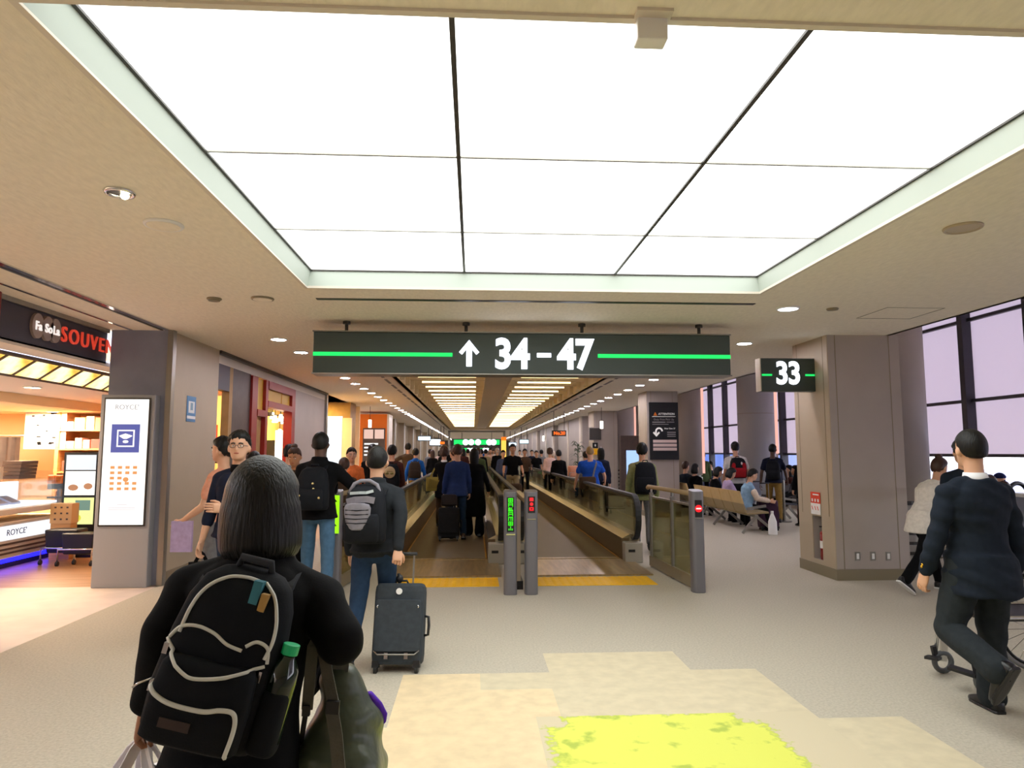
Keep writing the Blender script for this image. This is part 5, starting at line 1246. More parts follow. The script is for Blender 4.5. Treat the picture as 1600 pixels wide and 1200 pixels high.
m = MB(); m.tube([(-.13, -d*.55, h*.84), (-.09, -d*.5, h*1.0), (-.04, -d*.45, h*1.05), (.03, -d*.45, h*1.05), (.09, -d*.5, h*.98), (.125, -d*.55, h*.8), (.14, -d*.55, h*.66)], .016, 8); L(m).build('grey_piping', GG, e, smooth=True)
m = MB(); m.cyl((.14, -d*.62, h*.37), (.152, -d*.66, h*.37), .022, .022, 14); L(m).build('white_badge', M['white'], e)
m = MB(); m.tube([(-.05, -d*1.07, h*.2), (-.045, -d*1.1, h*.17), (-.025, -d*1.1, h*.17), (-.02, -d*1.07, h*.2)], .004, 6); L(m).build('ring', M['chrome'], e, smooth=True)
def suitcase(label, x, y, rz, tilt, w, h, d, col, handle, accents=True, group=None, extra=None):
    e = empty('suitcase', label, 'suitcase', (x, y, 0), rz, group); Rx = rx(R(tilt)); O = np.array([0, 0, .035])
    def L(mb):
        for i in range(len(mb.v)): mb.v[i] = O+(Rx @ mb.v[i].T).T
        return mb
    m = MB(); rs = []
    for zz, k in ((.03, .9), (.05, .97), (.1, 1), (h*.9, 1), (h*.96, .975), (h, .9)): rs.append(sring((0, d/2, zz), (1, 0, 0), (0, 1, 0), w/2*k, d/2*(k*.98), 32, 7))
    m.loft(rs); L(m).build('case_body', col, e, smooth=False, bevel=.006)
    m = MB(); rs = []
    for zz, k in ((h*.2, .84), (h*.22, .9), (h*.5, .92), (h*.78, .9), (h*.80, .84)): rs.append(sring((0, -.008, zz), (1, 0, 0), (0, 1, 0), w/2*k, .022, 28, 6))
    m.loft(rs); L(m).build('front_pocket', col, e, bevel=.004)
    if accents:
        m = MB(); m.box(-w*.42, w*.42, -.012, 0, h*.74, h*.80); L(m).build('zip_band', M['black'], e)
        m = MB(); m.cyl((0, -.008, h*.90), (0, .004, h*.90), .024, .024, 16); L(m).build('white_badge', M['white'], e)
        for q in (-1, 1):
            m = MB(); m.tube([(q*w*.39, -.035, h*.735), (q*w*.41, -.035, h*.72), (q*w*.40, -.035, h*.70)], .005, 6); L(m).build('zip_pull', M['chrome'], e, smooth=True)
            m = MB(); m.box(q*.075-.014, q*.075+.014, -.016, 0, .07, .115); L(m).build('chrome_stud', M['chrome'], e)
        m = MB(); m.tube([(-w*.44, -.006, h*.21), (-w*.36, -.024, h*.165), (w*.36, -.024, h*.165), (w*.44, -.006, h*.21)], .006, 6); L(m).build('bottom_piping', M['kick'] if 0 else M['steel'], e, smooth=True)
    m = MB(); m.tube([(w/2-.005, d*.45, h*.38), (w/2+.03, d*.45, h*.39), (w/2+.035, d*.45, h*.5), (w/2+.03, d*.45, h*.6), (w/2-.005, d*.45, h*.61)], .011, 8); L(m).build('side_handle', M['black'], e, smooth=True)
    for q in (-1, 1):
        m = MB(); m.cyl((q*w*.4-.012, d*.15, .0), (q*w*.4+.012, d*.15, .0), .036, .036, 14); L(m).build('wheel', M['rubber'], e)
        m = MB(); m.box(q*w*.4-.025, q*w*.4+.025, 0, d*.3, 0.01, .06); L(m).build('wheel_housing', M['black'], e)
    if handle:
        for q in (-1, 1):
            m = MB(); m.bar((q*w*.2, d*.85, h*.95), (q*w*.2, d*.85, h+handle), .012, .012); L(m).build('handle_rod', M['steel'], e)
        m = MB(); m.tube([(-w*.26, d*.85, h+handle), (w*.26, d*.85, h+handle)], .014, 10); L(m).build('handle_grip', M['black'], e, smooth=True)
    m = MB(); m.tube([(-.05, d*.5, h), (-.04, d*.5, h+.025), (.04, d*.5, h+.025), (.05, d*.5, h)], .009, 8); L(m).build('top_handle', M['black'], e, smooth=True)
    return e, L
SCg = cloth('suitcase_grey', '3a4046', .7)
e, L = suitcase('dark grey upright suitcase with side handle pulled by the man with the grey backpack', gx(622, 5.38)+.005, 5.38, R(-3), -14, .385, .62, .23, SCg, .24)
m = MB(); m.ell((-.02, .12, .66), (.03, .03, .035), 10, 6); m.tube([(-.02, .12, .62), (-.03, .12, .70)], .012, 6); L(m).build('ribbon_tie', M['black'], e, smooth=True)

# --- man in the dark suit at the right, wheelchair
I = person('older man in a dark suit seen from behind striding at the right', gx(1520, 4.32), 4.32, 5, 1.745, skin='light', hair=('buzz', 'black'), top=C['navysuit'], bottom=C['suitpant'], hem=.20, legw=1.2, lth=(13, 86, 10), rth=(9, 2, 3), larm=(6, 12, 14), rarm=(-2, 10, 14),
           vox=.010, fold=.012, fat=1.08, wide=1.12, under=(mat('shirt_white', 'e8e8ea', .7), 'collar'), flare=1.2, hyaw=-12, lcurl=.6)
m = MB(); E_, W_ = I['arms'][-1]
for k in (.80, .86): q = E_+(W_-E_)*k; m.ell(q+np.array([-.045, -.006, .004]), (.007, .009, .009), 10, 6)
o = m.build('gold_button', mat('gold', 'd8a838', .25, .9), I['e'], smooth=True)
# wheelchair
wx, wy = gx(1640, 4.95), 4.95
e = empty('wheelchair', 'silver wheelchair half hidden behind the man in the dark suit', 'wheelchair', (wx, wy, 0))
for yy in (-.27, .27):
    t = np.arange(40)*2*pi/40
    m = MB(); m.tube([(.295*cos(a), yy, .30+.295*sin(a)) for a in t], .017, 8, True); wh = m.build('big_wheel', mat('tyre_grey', '8f9090', .5), e, smooth=True)
    m = MB(); m.tube([(.265*cos(a), yy, .30+.265*sin(a)) for a in t], .012, 6, True); m.build('rim', M['black'], wh, smooth=True)
    m = MB()
    for a in np.arange(18)*2*pi/18: m.cyl((0, yy, .30), (.26*cos(a), yy, .30+.26*sin(a)), .002, n=5)
    m.build('spokes', M['chrome'], wh); m = MB(); m.cyl((0, yy-.03, .30), (0, yy+.03, .30), .025, n=12); m.build('hub', M['chrome'], wh)
    cx_ = gx(1484, 4.95)-wx; t2 = np.arange(20)*2*pi/20
    m = MB(); m.tube([(cx_+.065*cos(a), yy*.8, .085+.065*sin(a)) for a in t2], .02, 8, True); ca = m.build('caster_wheel', M['tyre2'] if 'tyre2' in M else mat('tyre_dark', '55585a', .5), e, smooth=True)
    m = MB(); m.bar((cx_, yy*.8, .09), (cx_+.02, yy*.8, .24), .05, .02); m.build('fork', M['chrome'], ca)
    m = MB(); m.tube([(cx_-.06, yy*.8, .12), (cx_+.0, yy*.8, .46), (cx_+.06, yy*.8, .5), (.12, yy*.8, .5), (.16, yy*.8, .95), (.26, yy*.8, .97)], .014, 8); m.build('side_frame', M['chrome'], e, smooth=True)
    m = MB(); m.tube([(cx_+.1, yy*.8, .5), (cx_+.12, yy*.8, .68), (.12, yy*.8, .7)], .013, 8); m.build('arm_frame', M['chrome'], e, smooth=True)
    m = MB(); m.box(-.25, .1, yy*.8-.03, yy*.8+.03, .7, .73); m.build('arm_pad', M['black'], e, bevel=.008)
    m = MB(); m.bar((cx_-.06, yy*.8, .12), (cx_-.17, yy*.35, .145), .09, .02); m.bar((cx_-.05, yy*.8, .10), (cx_-.07, yy*.8, .2), .03, .03); m.build('footrest', M['black'], e)
m = MB(); m.box(cx_+.05, .12, -.2, .2, .47, .5); m.build('seat', M['black'], e, bevel=.01)
m = MB(); m.bar((.13, 0, .5), (.17, 0, .95), .42, .03, (1, 0, 0)); m.build('backrest', M['black'], e)
person('person in cream jacket pushing the wheelchair at the right edge', gx(1640, 5.3)+.42, 5.25, 82, 1.6, top=C['cream'], bottom=C['black'], larm=(35, 12, 40), rarm=(35, 10, 40), lth=(8, 4), rth=(-10, 10), vox=.016, hair=('short', 'brown'), female=True)

# --- woman in pale jacket leaning forward, companion in navy coat
person('woman in pale grey jacket and black leggings leaning forward beside the right pillar', gx(1440, 8.1), 8.1, -72, 1.66, skin='light', hair=('bun', 'brown'), top=cloth('palejacket', 'e8e4de'), bottom=C['black'], hem=.16, female=True, lth=(30, 12), rth=(-32, 14), larm=(60, 10, 50), rarm=(55, 8, 50), lean=27, hpitch=10, vox=.013, shoes=(SHOE['black'], 'white'), fat=1.2, wide=1.1, sleeve='long')
person('person in long navy coat mostly hidden behind the man in the dark suit', gx(1505, 7.0), 7.0, -10, 1.72, top=C['navysuit'], bottom=C['black'], hem=.42, lth=(8, 4), rth=(-4, 6), vox=.016, shoes=(SHOE['black'], 'white'))

# --- left lane
I = person('man with glasses in a navy sweater and jeans walking towards the camera', gx(374, 6.3), 6.3, 168, 1.775, skin='light', hair=('short', 'black'), top=C['navy'], bottom=C['denimdk'], sleeve='roll', hem=.05, lth=(12, 4), rth=(-10, 14), larm=(28, 4, 70, 35), rarm=(4, 10, 14), hyaw=18, hpitch=-4, vox=.012, fold=.004, under=(C['black'], 'collar'))
m = MB()
for q in (-1, 1): m.tube([I['H']((q*.033+.024*cos(a), .099, .0+.018*sin(a)))[0] for a in np.arange(14)*2*pi/14], .0022, 5, True); m.tube([I['H']((q*.057, .097, .004))[0], I['H']((q*.08, .0, .004))[0]], .002, 5)
m.tube([I['H']((-.009, .1, .004))[0], I['H']((.009, .1, .004))[0]], .002, 5); m.build('glasses', M['darkmetal'], I['e'])
hp = I['W'](I['arms'][1][1]) + np.array([0, 0, -.1])
tote('hand_bag', 'black and red bag carried low by the man in the navy sweater', 'bag', (hp[0], hp[1], hp[2]-.34), .2, .26, .09, [C['black'], mat('bag_redpatch', 'd8382a', .5), C['black']], R(20), hp)
I = person('man in salmon shirt half hidden behind the man in the navy sweater, in profile', gx(350, 7.3), 7.3, 80, 1.74, skin='light', hair=('short', 'black'), top=C['pink'], bottom=C['grey'], sleeve='short', larm=(14, 8, 40), rarm=(10, 8, 30), vox=.014)
hp = I['W'](I['arms'][-1][1])
tag(MB().box(-.1, .1, -.02, .02, -.3, 0).build('folder', C['lilac'], None, loc=tuple(hp)), 'lilac folder held by the man in the salmon shirt', 'folder')
person('woman with long dark hair in a yellow top inside the orange lit shop', gx(321, 13.6), 13.4, -40, 1.64, hair=('long', 'brown'), top=C['yellow'], bottom=C['black'], sleeve='short', female=True, shoes='brown', hem=.1)
person('woman with dark hair just behind the right shoulder of the man in the navy sweater', gx(398, 9.6), 9.6, 30, 1.60, hair=('long', 'black'), top=C['brown'], bottom=C['black'], female=True)
person('woman with hair in a bun looking down, left of the man in dark hoodie', gx(463, 9.4), 9.4, 175, 1.68, skin='mid', hair=('bun', 'brown'), top=C['brown'], bottom=C['black'], female=True, hpitch=18, vox=.016, lth=(14, 6), rth=(-10, 10))
person('person with short dark hair behind the woman with the bun', gx(452, 11.2), 11.2, 0, 1.70, top=C['grey'], bottom=C['denim'])
I = person('man in dark hoodie and jeans with black backpack, left of the lime green post', gx(500, 7.9), 7.9, -4, 1.82, skin='dark', hair=('buzz', 'black'), top=C['black'], bottom=C['denimlt'], hem=.08, collar='stand', lth=(10, 6, 5), rth=(-8, 6, 5), larm=(10, 14, 30), rarm=(28, 34, 60), vox=.014, wide=1.08)
e, L, (w, h, d) = backpack(I, 'black backpack with small shiny buckles on the man in dark hoodie', GB, .32, .44, .18, .02)
for xx, z in ((.02, .62), (.03, .5), (-.1, .35), (.1, .3)): m = MB(); m.ell((xx, L.S(xx, z), h*z), (.013, .006, .013), 8, 5); L(m).build('shiny_buckle', mat('gold_buckle', 'd8c488', .25, .8), e)
person('person in orange top behind the elbow of the man in dark hoodie', gx(549, 12.5), 12.5, 200, 1.66, hair=('short', 'black'), top=C['orange'], bottom=C['brown'])
person('person in brown seen under the raised arm of the man in dark hoodie', gx(538, 10.8), 10.8, 10, 1.5, hair=('short', 'brown'), top=C['brown'], bottom=C['khaki'])
I = person('man in maroon shirt with a tan and black backpack behind the left walkway', gx(632, 14.2)-.25, 14.2, 0, 1.72, hair=('short', 'black'), top=C['maroon'], bottom=C['brown'])
e, L, (w, h, d) = backpack(I, 'black backpack with a tan shield shaped front on the man in maroon', GB, .36, .46, .18, .0)
m = MB(); m.ell((0, -d-.03, h*.64), (.11, .03, .12), 16, 9); L(m).build('tan_front', mat('tan_patch', 'bfa77c', .7), e, smooth=True)
m = MB(); m.ell((-.045, -d-.065, h*.6), (.035, .01, .022), 10, 6); m.ell((.045, -d-.065, h*.6), (.035, .01, .022), 10, 6); m.box(-.06, .06, -d-.065, -d-.05, h*.67, h*.69); L(m).build('dark_marks', mat('olive_mark', '807234', .7), e)
person('man in black t shirt beside the man with the tan and black backpack', gx(620, 14.6)-.5, 14.6, 10, 1.74, hair=('short', 'black'), top=C['black'], bottom=C['brown'], sleeve='short')
I = person('person in bright blue jacket with dark backpack on the left lane', gx(655, 19.5)-.1, 19.5, 0, 1.68, skin='light', hair=('short', 'black'), top=C['blue'], bottom=C['khaki'], collar='stand', larm=(6, 14, 12), rarm=(6, 14, 12))
backpack(I, 'dark brown backpack on the person in bright blue jacket', cloth('pack_brown', '2e2620', .8), .34, .46, .2, .0)
person('man with one arm raised beyond the person in bright blue jacket', gx(647, 23)-.2, 23, 0, 1.86, hair=('short', 'black'), top=C['brown'], bottom=C['black'], larm=(20, 60, 110), rarm=(6, 8, 12))
I = person('woman in dark jacket with long hair carrying a lime bag on the left lane', gx(680, 27)-.1, 27, 20, 1.66, hair=('long', 'brown'), top=C['black'], bottom=C['black'], female=True)
hp = I['W'](I['arms'][1][1]); tote('hand_bag', 'lime green bag carried by the woman in dark jacket', 'bag', (hp[0], hp[1], hp[2]-.15), .3, .35, .12, [C['lime'], C['lime'], C['lime']], 0, hp+np.array([0, 0, .35]))
# --- on the left walkway
I = person('person in dark coat with pale collar standing on the left walkway', gx(694, 15.4), 15.4, 0, 1.66, z0=.022, hair=('curly', 'brown'), top=C['black'], bottom=C['brown'], hem=.3, under=(C['white'], 'collar'), female=True)
hp = I['W'](I['arms'][-1][0]); tote('shoulder_bag', 'olive yellow bag at the side of the person in dark coat with pale collar', 'bag', (hp[0]-.02, hp[1]-.08, hp[2]-.28), .34, .3, .14, [mat('bag_olive', '8a7a2c', .6), mat('bag_olive2', '7a6a24', .6), mat('bag_olive', '8a7a2c', .6)], R(10), I['W'](I['sh'][-1]))
I = person('man in dark blue jacket pulling a black suitcase on the left walkway', gx(715, 13.3), 13.3, 4, 1.70, z0=.022, skin='light', hair=('short', 'brown'), top=cloth('navyblue', '26365e'), bottom=C['denimdk'], hem=.15, larm=(0, 10, 10), rarm=(6, 8, 10), lth=(6, 4), rth=(-8, 10), shoes='brown')
e, L = suitcase('black suitcase with a small case on top, behind the man in dark blue jacket', gx(702, 12.9), 12.9, 0, -10, .40, .58, .25, cloth('suitcase_black', '1e1c1d', .7), .25, False); e.location.z = .022
m = MB(); rbox(m, -.15, .15, .02, .22, .62, .82, 3); L(m); tag(m.build('vanity_case', cloth('vanity', '2c2422', .6), None, smooth=True, loc=e.location), 'small dark rounded case strapped on top of the black suitcase', 'bag')
person('woman with long black hair in a flared black coat beside the dark blue jacket', gx(741, 13.7), 13.7, 0, 1.64, z0=.022, hair=('long', 'black'), top=C['black'], bottom=C['black'], hem=.55, female=True, flare=1.6, fat=1.15, rarm=(10, 20, 20))
person('woman in profile further along the left walkway, left of the man in dark blue', gx(709, 17.2), 17.2, 40, 1.65, z0=.022, hair=('short', 'brown'), top=C['khaki'], bottom=C['black'], female=True)
person('man with tan cap standing on the left walkway', gx(696, 23), 23, 10, 1.76, z0=.022, hair=('cap', ('tancap', 'a58a5c')), top=C['black'], bottom=C['denim'])
person('person in olive jacket further along the left walkway', gx(747, 21), 21, 0, 1.68, z0=.022, hair=('short', 'brown'), top=C['green'], bottom=C['black'])
# --- right walkway, coming nearer
I = person('man in black t shirt facing the camera on the right walkway', gx(801, 20), 20, 180, 1.78, z0=.022, skin='mid', hair=('short', 'black'), top=C['black'], bottom=C['sand'], sleeve='short', larm=(25, 10, 35), rarm=(25, 10, 35), wide=1.08)
e = empty('luggage_cart', 'low luggage cart with a round brown bag in front of the man in black', 'cart', (gx(801, 18.6)+.02, 18.6, .022))
m = MB(); m.box(-.25, .25, -.3, .3, .12, .16); m.tube([(-.22, .3, .14), (-.22, .34, 1.0), (.22, .34, 1.0), (.22, .3, .14)], .018, 8); m.build('frame', M['black'], e)
for a in (-.2, .2):
    for b in (-.25, .25): m = MB(); m.cyl((a-.02, b, .06), (a+.02, b, .06), .06, .06, 12); m.build('wheel', M['rubber'], e)
m = MB(); rbox(m, -.24, .24, -.2, .2, 0, .62, 2.6); tag(m.build('travel_bag', C['brown'], None, smooth=True, loc=(gx(801, 18.6)+.02, 18.6, .182)), 'round brown travel bag standing on the luggage cart', 'bag')
person('person in blue grey jacket behind the man in black on the right walkway', gx(786, 25), 25, 190, 1.62, z0=.022, hair=('short', 'black'), top=C['bluegrey'], bottom=C['denim'])
person('man in dark shirt holding the handrail, right of the man in black', gx(820, 27), 27, 180, 1.68, z0=.022, skin='mid', hair=('short', 'black'), top=C['brown'], bottom=C['black'], larm=(12, 8, 60), rarm=(20, 40, 20))
person('man in black polo facing the camera in the right lane', 2.72, 29.8, 175, 1.64, skin='mid', hair=('short', 'black'), top=C['black'], bottom=C['black'], sleeve='short')
# --- right lane
person('woman with curly dark hair in a cream sweater in the right lane', 2.66, 24, 0, 1.70, hair=('curly', 'brown'), top=C['pinkpale'], bottom=C['black'], female=True)
person('white haired person beside the woman in the cream sweater', gx(864, 26), 26, 20, 1.62, hair=('short', 'white'), top=C['grey'], bottom=C['black'], skin='light')
person('person in black jacket right of the white haired person', gx(873, 21.5), 21.5, 0, 1.64, hair=('short', 'black'), top=C['black'], bottom=C['black'], hem=.03)
e = empty('luggage_cart', 'trolley with pink and pale bags in the right lane left of the blue polo man', 'cart', (gx(898, 22), 22, 0))
m = MB(); m.box(-.25, .25, -.35, .35, .12, .16); m.tube([(-.22, -.3, .14), (-.22, -.36, 1.0), (.22, -.36, 1.0), (.22, -.3, .14)], .018, 8); m.build('frame', M['steel'], e)
for a in (-.2, .2):
    for b in (-.25, .25): m = MB(); m.cyl((a-.02, b, .06), (a+.02, b, .06), .06, .06, 12); m.build('wheel', M['rubber'], e)
for z, c, n in ((.165, 'black', 'black'), (.515, 'cream', 'cream'), (.865, 'pink', 'pink')):
    m = MB(); rbox(m, -.22, .22, -.25, .25, 0, .34, 4); tag(m.build('travel_bag', C[c], None, smooth=True, loc=(gx(898, 22), 22, z)), n+' bag in the pile on the trolley in the right lane', 'bag')
I = person('man in royal blue polo with a brown shoulder bag in the right lane', gx(922, 15.6)-.0, 15.6, 0, 1.72, skin='light', hair=('buzz', 'blond'), top=C['royal'], bottom=C['sand'], sleeve='short', wide=1.22, fat=1.2, larm=(10, 14, 20), rarm=(6, 22, 50), hem=.08)
e = empty('shoulder_bag', 'brown messenger bag hanging across the back of the blue polo man', 'bag', I['base'], I['rz'])
tr_, sd_, ft_ = I['tr'], I['sdt'], I['ft']
m = MB(); rbox(m, -.3, .08, -.34, -.2, .82, 1.1, 4); m.build('bag_body', C['brown'], e, smooth=True)
m = MB(); m.ribbon([np.array(tr_(t)+ft_*y_+sd_*x_)*I['s'] for t, y_, x_ in ((.12, -.2, .02), (.3, -.155, .07), (.44, -.12, .12), (.49, -.02, .13), (.42, .13, .1))], .04, .01, (0, 1, 0)); m.build('strap', C['grey'], e)
person('dark haired woman right of the blue polo man', gx(939, 18), 18, -10, 1.70, hair=('long', 'black'), top=C['navy'], bottom=C['black'], female=True)
person('dark haired person just left of the blue polo man', gx(915, 19.5), 19.5, 10, 1.60, hair=('short', 'black'), top=C['grey'], bottom=C['black'])
I = person('man in olive green jacket with a large black backpack right of the right walkway', gx(1003, 11.9), 11.9, -14, 1.75, skin='light', hair=('short', 'black'), top=C['olive'], bottom=C['grey'], hem=.12, lth=(14, 6), rth=(-16, 16), larm=(-10, 10, 12), rarm=(12, 8, 16), lean=5, vox=.015)
backpack(I, 'large black backpack on the man in the olive green jacket', GB, .36, .54, .24, -.04, off=.05)

# --- waiting area
BM = mat('bench_beige', 'c3a873', .6, var=.05); BMd = mat('bench_under', '93815c', .6)
def bench(label, x, y, n, rz, cm, cm2, group, pitch=.58):
    e = empty('bench_row', label, 'bench', (x, y, 0), rz, group)
    for i in range(n):
        x0 = i*pitch+.02; x1 = x0+pitch-.04
        m = MB(); m.prism([(0, .42), (.46, .45), (.47, .41), (.0, .38)], x0, x1, 'yz'); m.build('seat', cm2, e, bevel=.01)
        m = MB(); m.prism([(.02, .44), (-.05, .62), (-.09, .62), (-.02, .42)], x0, x1, 'yz'); m.build('lower_back', cm2, e, bevel=.008)
        m = MB(); m.prism([(-.04, .60), (-.12, .86), (-.155, .86), (-.085, .60)], x0-.01, x1+.01, 'yz'); m.build('backrest', cm, e, bevel=.01)
    m = MB(); m.bar((0, .2, .36), (n*pitch, .2, .36), .07, .05); m.build('beam', M['steel'], e)
    for i in (0, n//2, n):
        xx = min(max(i*pitch, .05), n*pitch-.05)
        m = MB(); m.bar((xx, .2, .35), (xx, -.08, .02), .05, .035, (1, 0, 0)); m.bar((xx, .22, .35), (xx, .6, .03), .05, .035, (1, 0, 0)); m.build('leg_pair', M['steel'], e)
        m = MB(); m.bar((xx, .02, .5), (xx, .42, .56), .05, .03, (1, 0, 0)); m.build('armrest', M['steel'], e)
    return e
bench('nearer beige bench row seen from behind beyond the right barrier', 5.5, 16.7, 5, -R(90), BM, BMd, 'beige bench rows')
bench('farther beige bench row in line behind the nearer one', 5.5, 20.2, 5, -R(90), BM, BMd, 'beige bench rows')
DB = mat('bench_blue', '2f3f66', .6)
for i, (x, y) in enumerate(((7.9, 24.5), (8.6, 26.5))):
    bench(('nearer dark blue bench row by the tall windows', 'farther dark blue bench row by the tall windows')[i], x, y, 5, -R(90), DB, DB, 'dark blue bench rows')
bench('dark bench row by the windows at the right, behind the man in the suit', 7.2, 10.6, 3, 0, mat('bench_grey', '4a4a52', .6), DB, 'dark bench rows at the right')
bench('grey bench row far right under the windows beyond the big pillar', 7.7, 16.2, 2, -R(90)+R(180), mat('bench_grey', '4a4a52', .6), mat('bench_grey', '4a4a52', .6), 'dark bench rows at the right')
def seated(label, x, y, face, **k):
    return person(label, x, y, face, k.pop('h', 1.66), sit=.50, lth=(84, 84, 4), rth=(82, 80, 4), **k)
seated('seated woman in pale blue dress with cream sleeves on the near bench end', 5.78, 14.6, -95, skin='light', hair=('short', 'black'), top=C['lightblue'], bottom=C['black'], under=(C['cream'], 'sleeves'), sleeve='none', hem=.12, larm=(25, 10, 55), rarm=(25, 10, 55), lean=14, hpitch=18, female=True, fat=1.2, shoes='brown', vox=.016)
seated('seated person in lilac with black hair next along the near bench', 5.75, 15.55, -90, hair=('bob', 'black'), top=C['lilac'], bottom=C['black'], larm=(25, 10, 55), rarm=(25, 10, 55), lean=5, hpitch=25, female=True)
seated('seated person with black hair bent forward on the near bench', 5.75, 16.35, -95, hair=('bob', 'black'), top=C['black'], bottom=C['black'], lean=4, hpitch=20, female=True)
seated('seated man in dark jacket on the far bench, arm across the backrest', 5.75, 18.6, -60, hair=('short', 'brown'), top=C['navysuit'], bottom=C['black'], larm=(30, 40, 60), rarm=(20, 10, 50), h=1.75)
seated('seated person in black on the far bench, right of the man in dark jacket', 5.75, 17.8, -60, hair=('bob', 'black'), top=C['black'], bottom=C['black'], h=1.7)
I = person('man in white t shirt with a red backpack near the tall windows', gx(1149, 16.5), 16.5, -8, 1.82, skin='light', hair=('short', 'black'), top=C['white'], bottom=C['black'], sleeve='short', wide=1.12, fat=1.1, rarm=(4, 12, 14), hem=.1)
e, L, (w, h, d) = backpack(I, 'red and black backpack on the man in white t shirt', GB, .36, .46, .2, .02, C['red'])
m = MB(); m.ell((.05, -d-.02, h*.72), (.02, .01, .035), 8, 5); L(m).build('white_tag', M['white'], e)
m = MB()
for q in (-1, 1): m.ell((q*.11, -d*.85, h*.45), (.06, .03, .14), 12, 7)
L(m).build('red_side', C['red'], e, smooth=True)
tag(MB().loft([sring((0, 0, z), (1, 0, 0), (0, 1, 0), a, .09, 20, 2.6) for z, a in ((0, .22), (.1, .24), (.3, .2), (.42, .13))]).build('black_bag', C['black'], None, loc=(gx(1146, 15.6), 15.6, .5), smooth=True), 'black bag hanging at the hip of the man in white t shirt', 'bag')
I = person('man in navy polo and khaki trousers with black backpack pulling a purple suitcase', gx(1207, 16.2), 16.2, -24, 1.78, skin='dark', hair=('buzz', 'black'), top=C['navy'], bottom=C['khaki'], sleeve='short', lth=(6, 4), rth=(-6, 6), larm=(-8, 14, 10), rarm=(24, 16, 16), hyaw=-20, hem=.05)
backpack(I, 'black backpack on the man in navy polo', GB, .3, .42, .17, .02)
suitcase('purple suitcase standing behind the man in navy polo', gx(1200, 14.4), 14.4, R(-4), -4, .40, .6, .26, cloth('suitcase_purple', '3c2438', .6), .36, False)
e = empty('bottle_bag', 'white bottle shaped bag standing on the floor by the purple suitcase', 'bag', (gx(1203, 13.7), 13.7, 0))
m = MB(); m.loft([sring((0, 0, z), (1, 0, 0), (0, 1, 0), a, b, 20, 2.3) for z, a, b in ((0, .085, .05), (.02, .09, .055), (.26, .085, .05), (.36, .05, .03), (.42, .024, .02))]); m.build('bag_body', M['whitesheet'], e, smooth=True)
m = MB(); m.cyl((0, 0, .42), (0, 0, .47), .028, .028, 12); m.build('neck_cap', M['white'], e)
e = empty('barrier_post', 'slim grey barrier post right of the purple suitcase', 'post', (gx(1222, 16.2), 16.2, 0))
m = MB(); m.cyl((0, 0, 0), (0, 0, .02), .16, .16, 20); m.build('base', M['steel'], e); m = MB(); m.cyl((0, 0, .02), (0, 0, .98), .03, .03, 14); m.build('pole', M['steel'], e)
e = empty('waste_bin', 'grey waste bin at the foot of the round concrete column', 'bin', (gx(1170, 18.2), 18.2, 0))
m = MB(); m.box(-.24, .24, -.22, .22, 0, .85); m.build('bin_body', M['bluegrey'], e, bevel=.03); m = MB(); m.box(-.2, .2, -.18, .18, .85, .88); m.build('lid', M['darkmetal'], e, bevel=.01)
e = empty('floor_sign', 'white folding floor sign right of the waste bin', 'sign', (gx(1187, 17.8), 17.8, 0))
for q in (-1, 1): m = MB(); m.prism([(-.26, 0), (.26, 0), (.06, .5), (-.06, .5)], q*.02+q*.06, q*.02+q*.075); m.build('board', M['whitesheet'], e)
m = MB(); m.box(-.06, .06, -.1, .1, .49, .52); m.build('hinge', M['white'], e)
seated('seated person in dark grey with a red bag, far right between pillar and windows', gx(1243, 16.6), 16.6, 75, skin='mid', hair=('short', 'black'), top=C['charcoal'], bottom=C['black'], larm=(20, 8, 50), rarm=(20, 8, 50))
tag(MB().loft([sring((0, 0, z), (1, 0, 0), (0, 1, 0), .13, .07, 16, 3) for z in (0, .15, .3)]).build('red_bag', C['red'], None, loc=(gx(1251, 16.2), 16.2, .0), smooth=True), 'red bag beside the seated person in dark grey', 'bag')
seated('seated woman with long hair beyond the person in dark grey', gx(1233, 17.4), 17.4, 75, hair=('long', 'black'), top=C['maroon'], bottom=C['black'], female=True)
person('person in dark coat standing at the edge of the big right pillar', gx(1256, 15.2), 15.2, 0, 1.62, hair=('short', 'black'), top=C['black'], bottom=C['black'], hem=.3)
seated('seated traveller with orange lit face at the dark blue benches', 8.2, 23.6, -90+180, hair=('short', 'black'), top=C['navy'], bottom=C['black'])
person('person in green grey coat standing left of the dark blue benches', gx(1098, 22), 22, 0, 1.6, hair=('short', 'black'), top=C['green'], bottom=C['black'], hem=.2)
for px, hr_, c, lab in ((1545, ('short', 'brown'), 'grey', 'leftmost of three seated people seen over the suit shoulder, brown hair'), (1561, ('cap', ('capblue', '20264e')), 'navy', 'seated person with dark blue cap, middle of three at the right windows'), (1566, ('short', 'brown'), 'brown', 'seated person with reddish brown hair in front of the blue cap')):
    yy = 10.45 if px != 1561 else 11.6
    seated(lab, gx(px, yy), yy, 0 if px != 1561 else 25, hair=hr_, top=C[c], bottom=C['black'], h=1.62 if px != 1566 else 1.5)
wx2, wy2 = gx(1586, 10.9), 10.9
e = empty('handbag', 'black arched handbag on the bench under the right windows', 'bag', (wx2, wy2, .46))
m = MB(); rbox(m, -.2, .2, -.1, .1, 0, .5, 4); m.build('bag_body', C['black'], e, smooth=True); m = MB(); m.tube([(.17*cos(a), 0, .48+.2*sin(a)) for a in np.linspace(0, pi, 14)], .035, 8); m.build('arched_handle', M['black'], e, smooth=True)
e = empty('window_ledge', 'white topped dark counter under the right windows', 'counter', (gx(1600, 9.4)+.55, 9.4, 0))
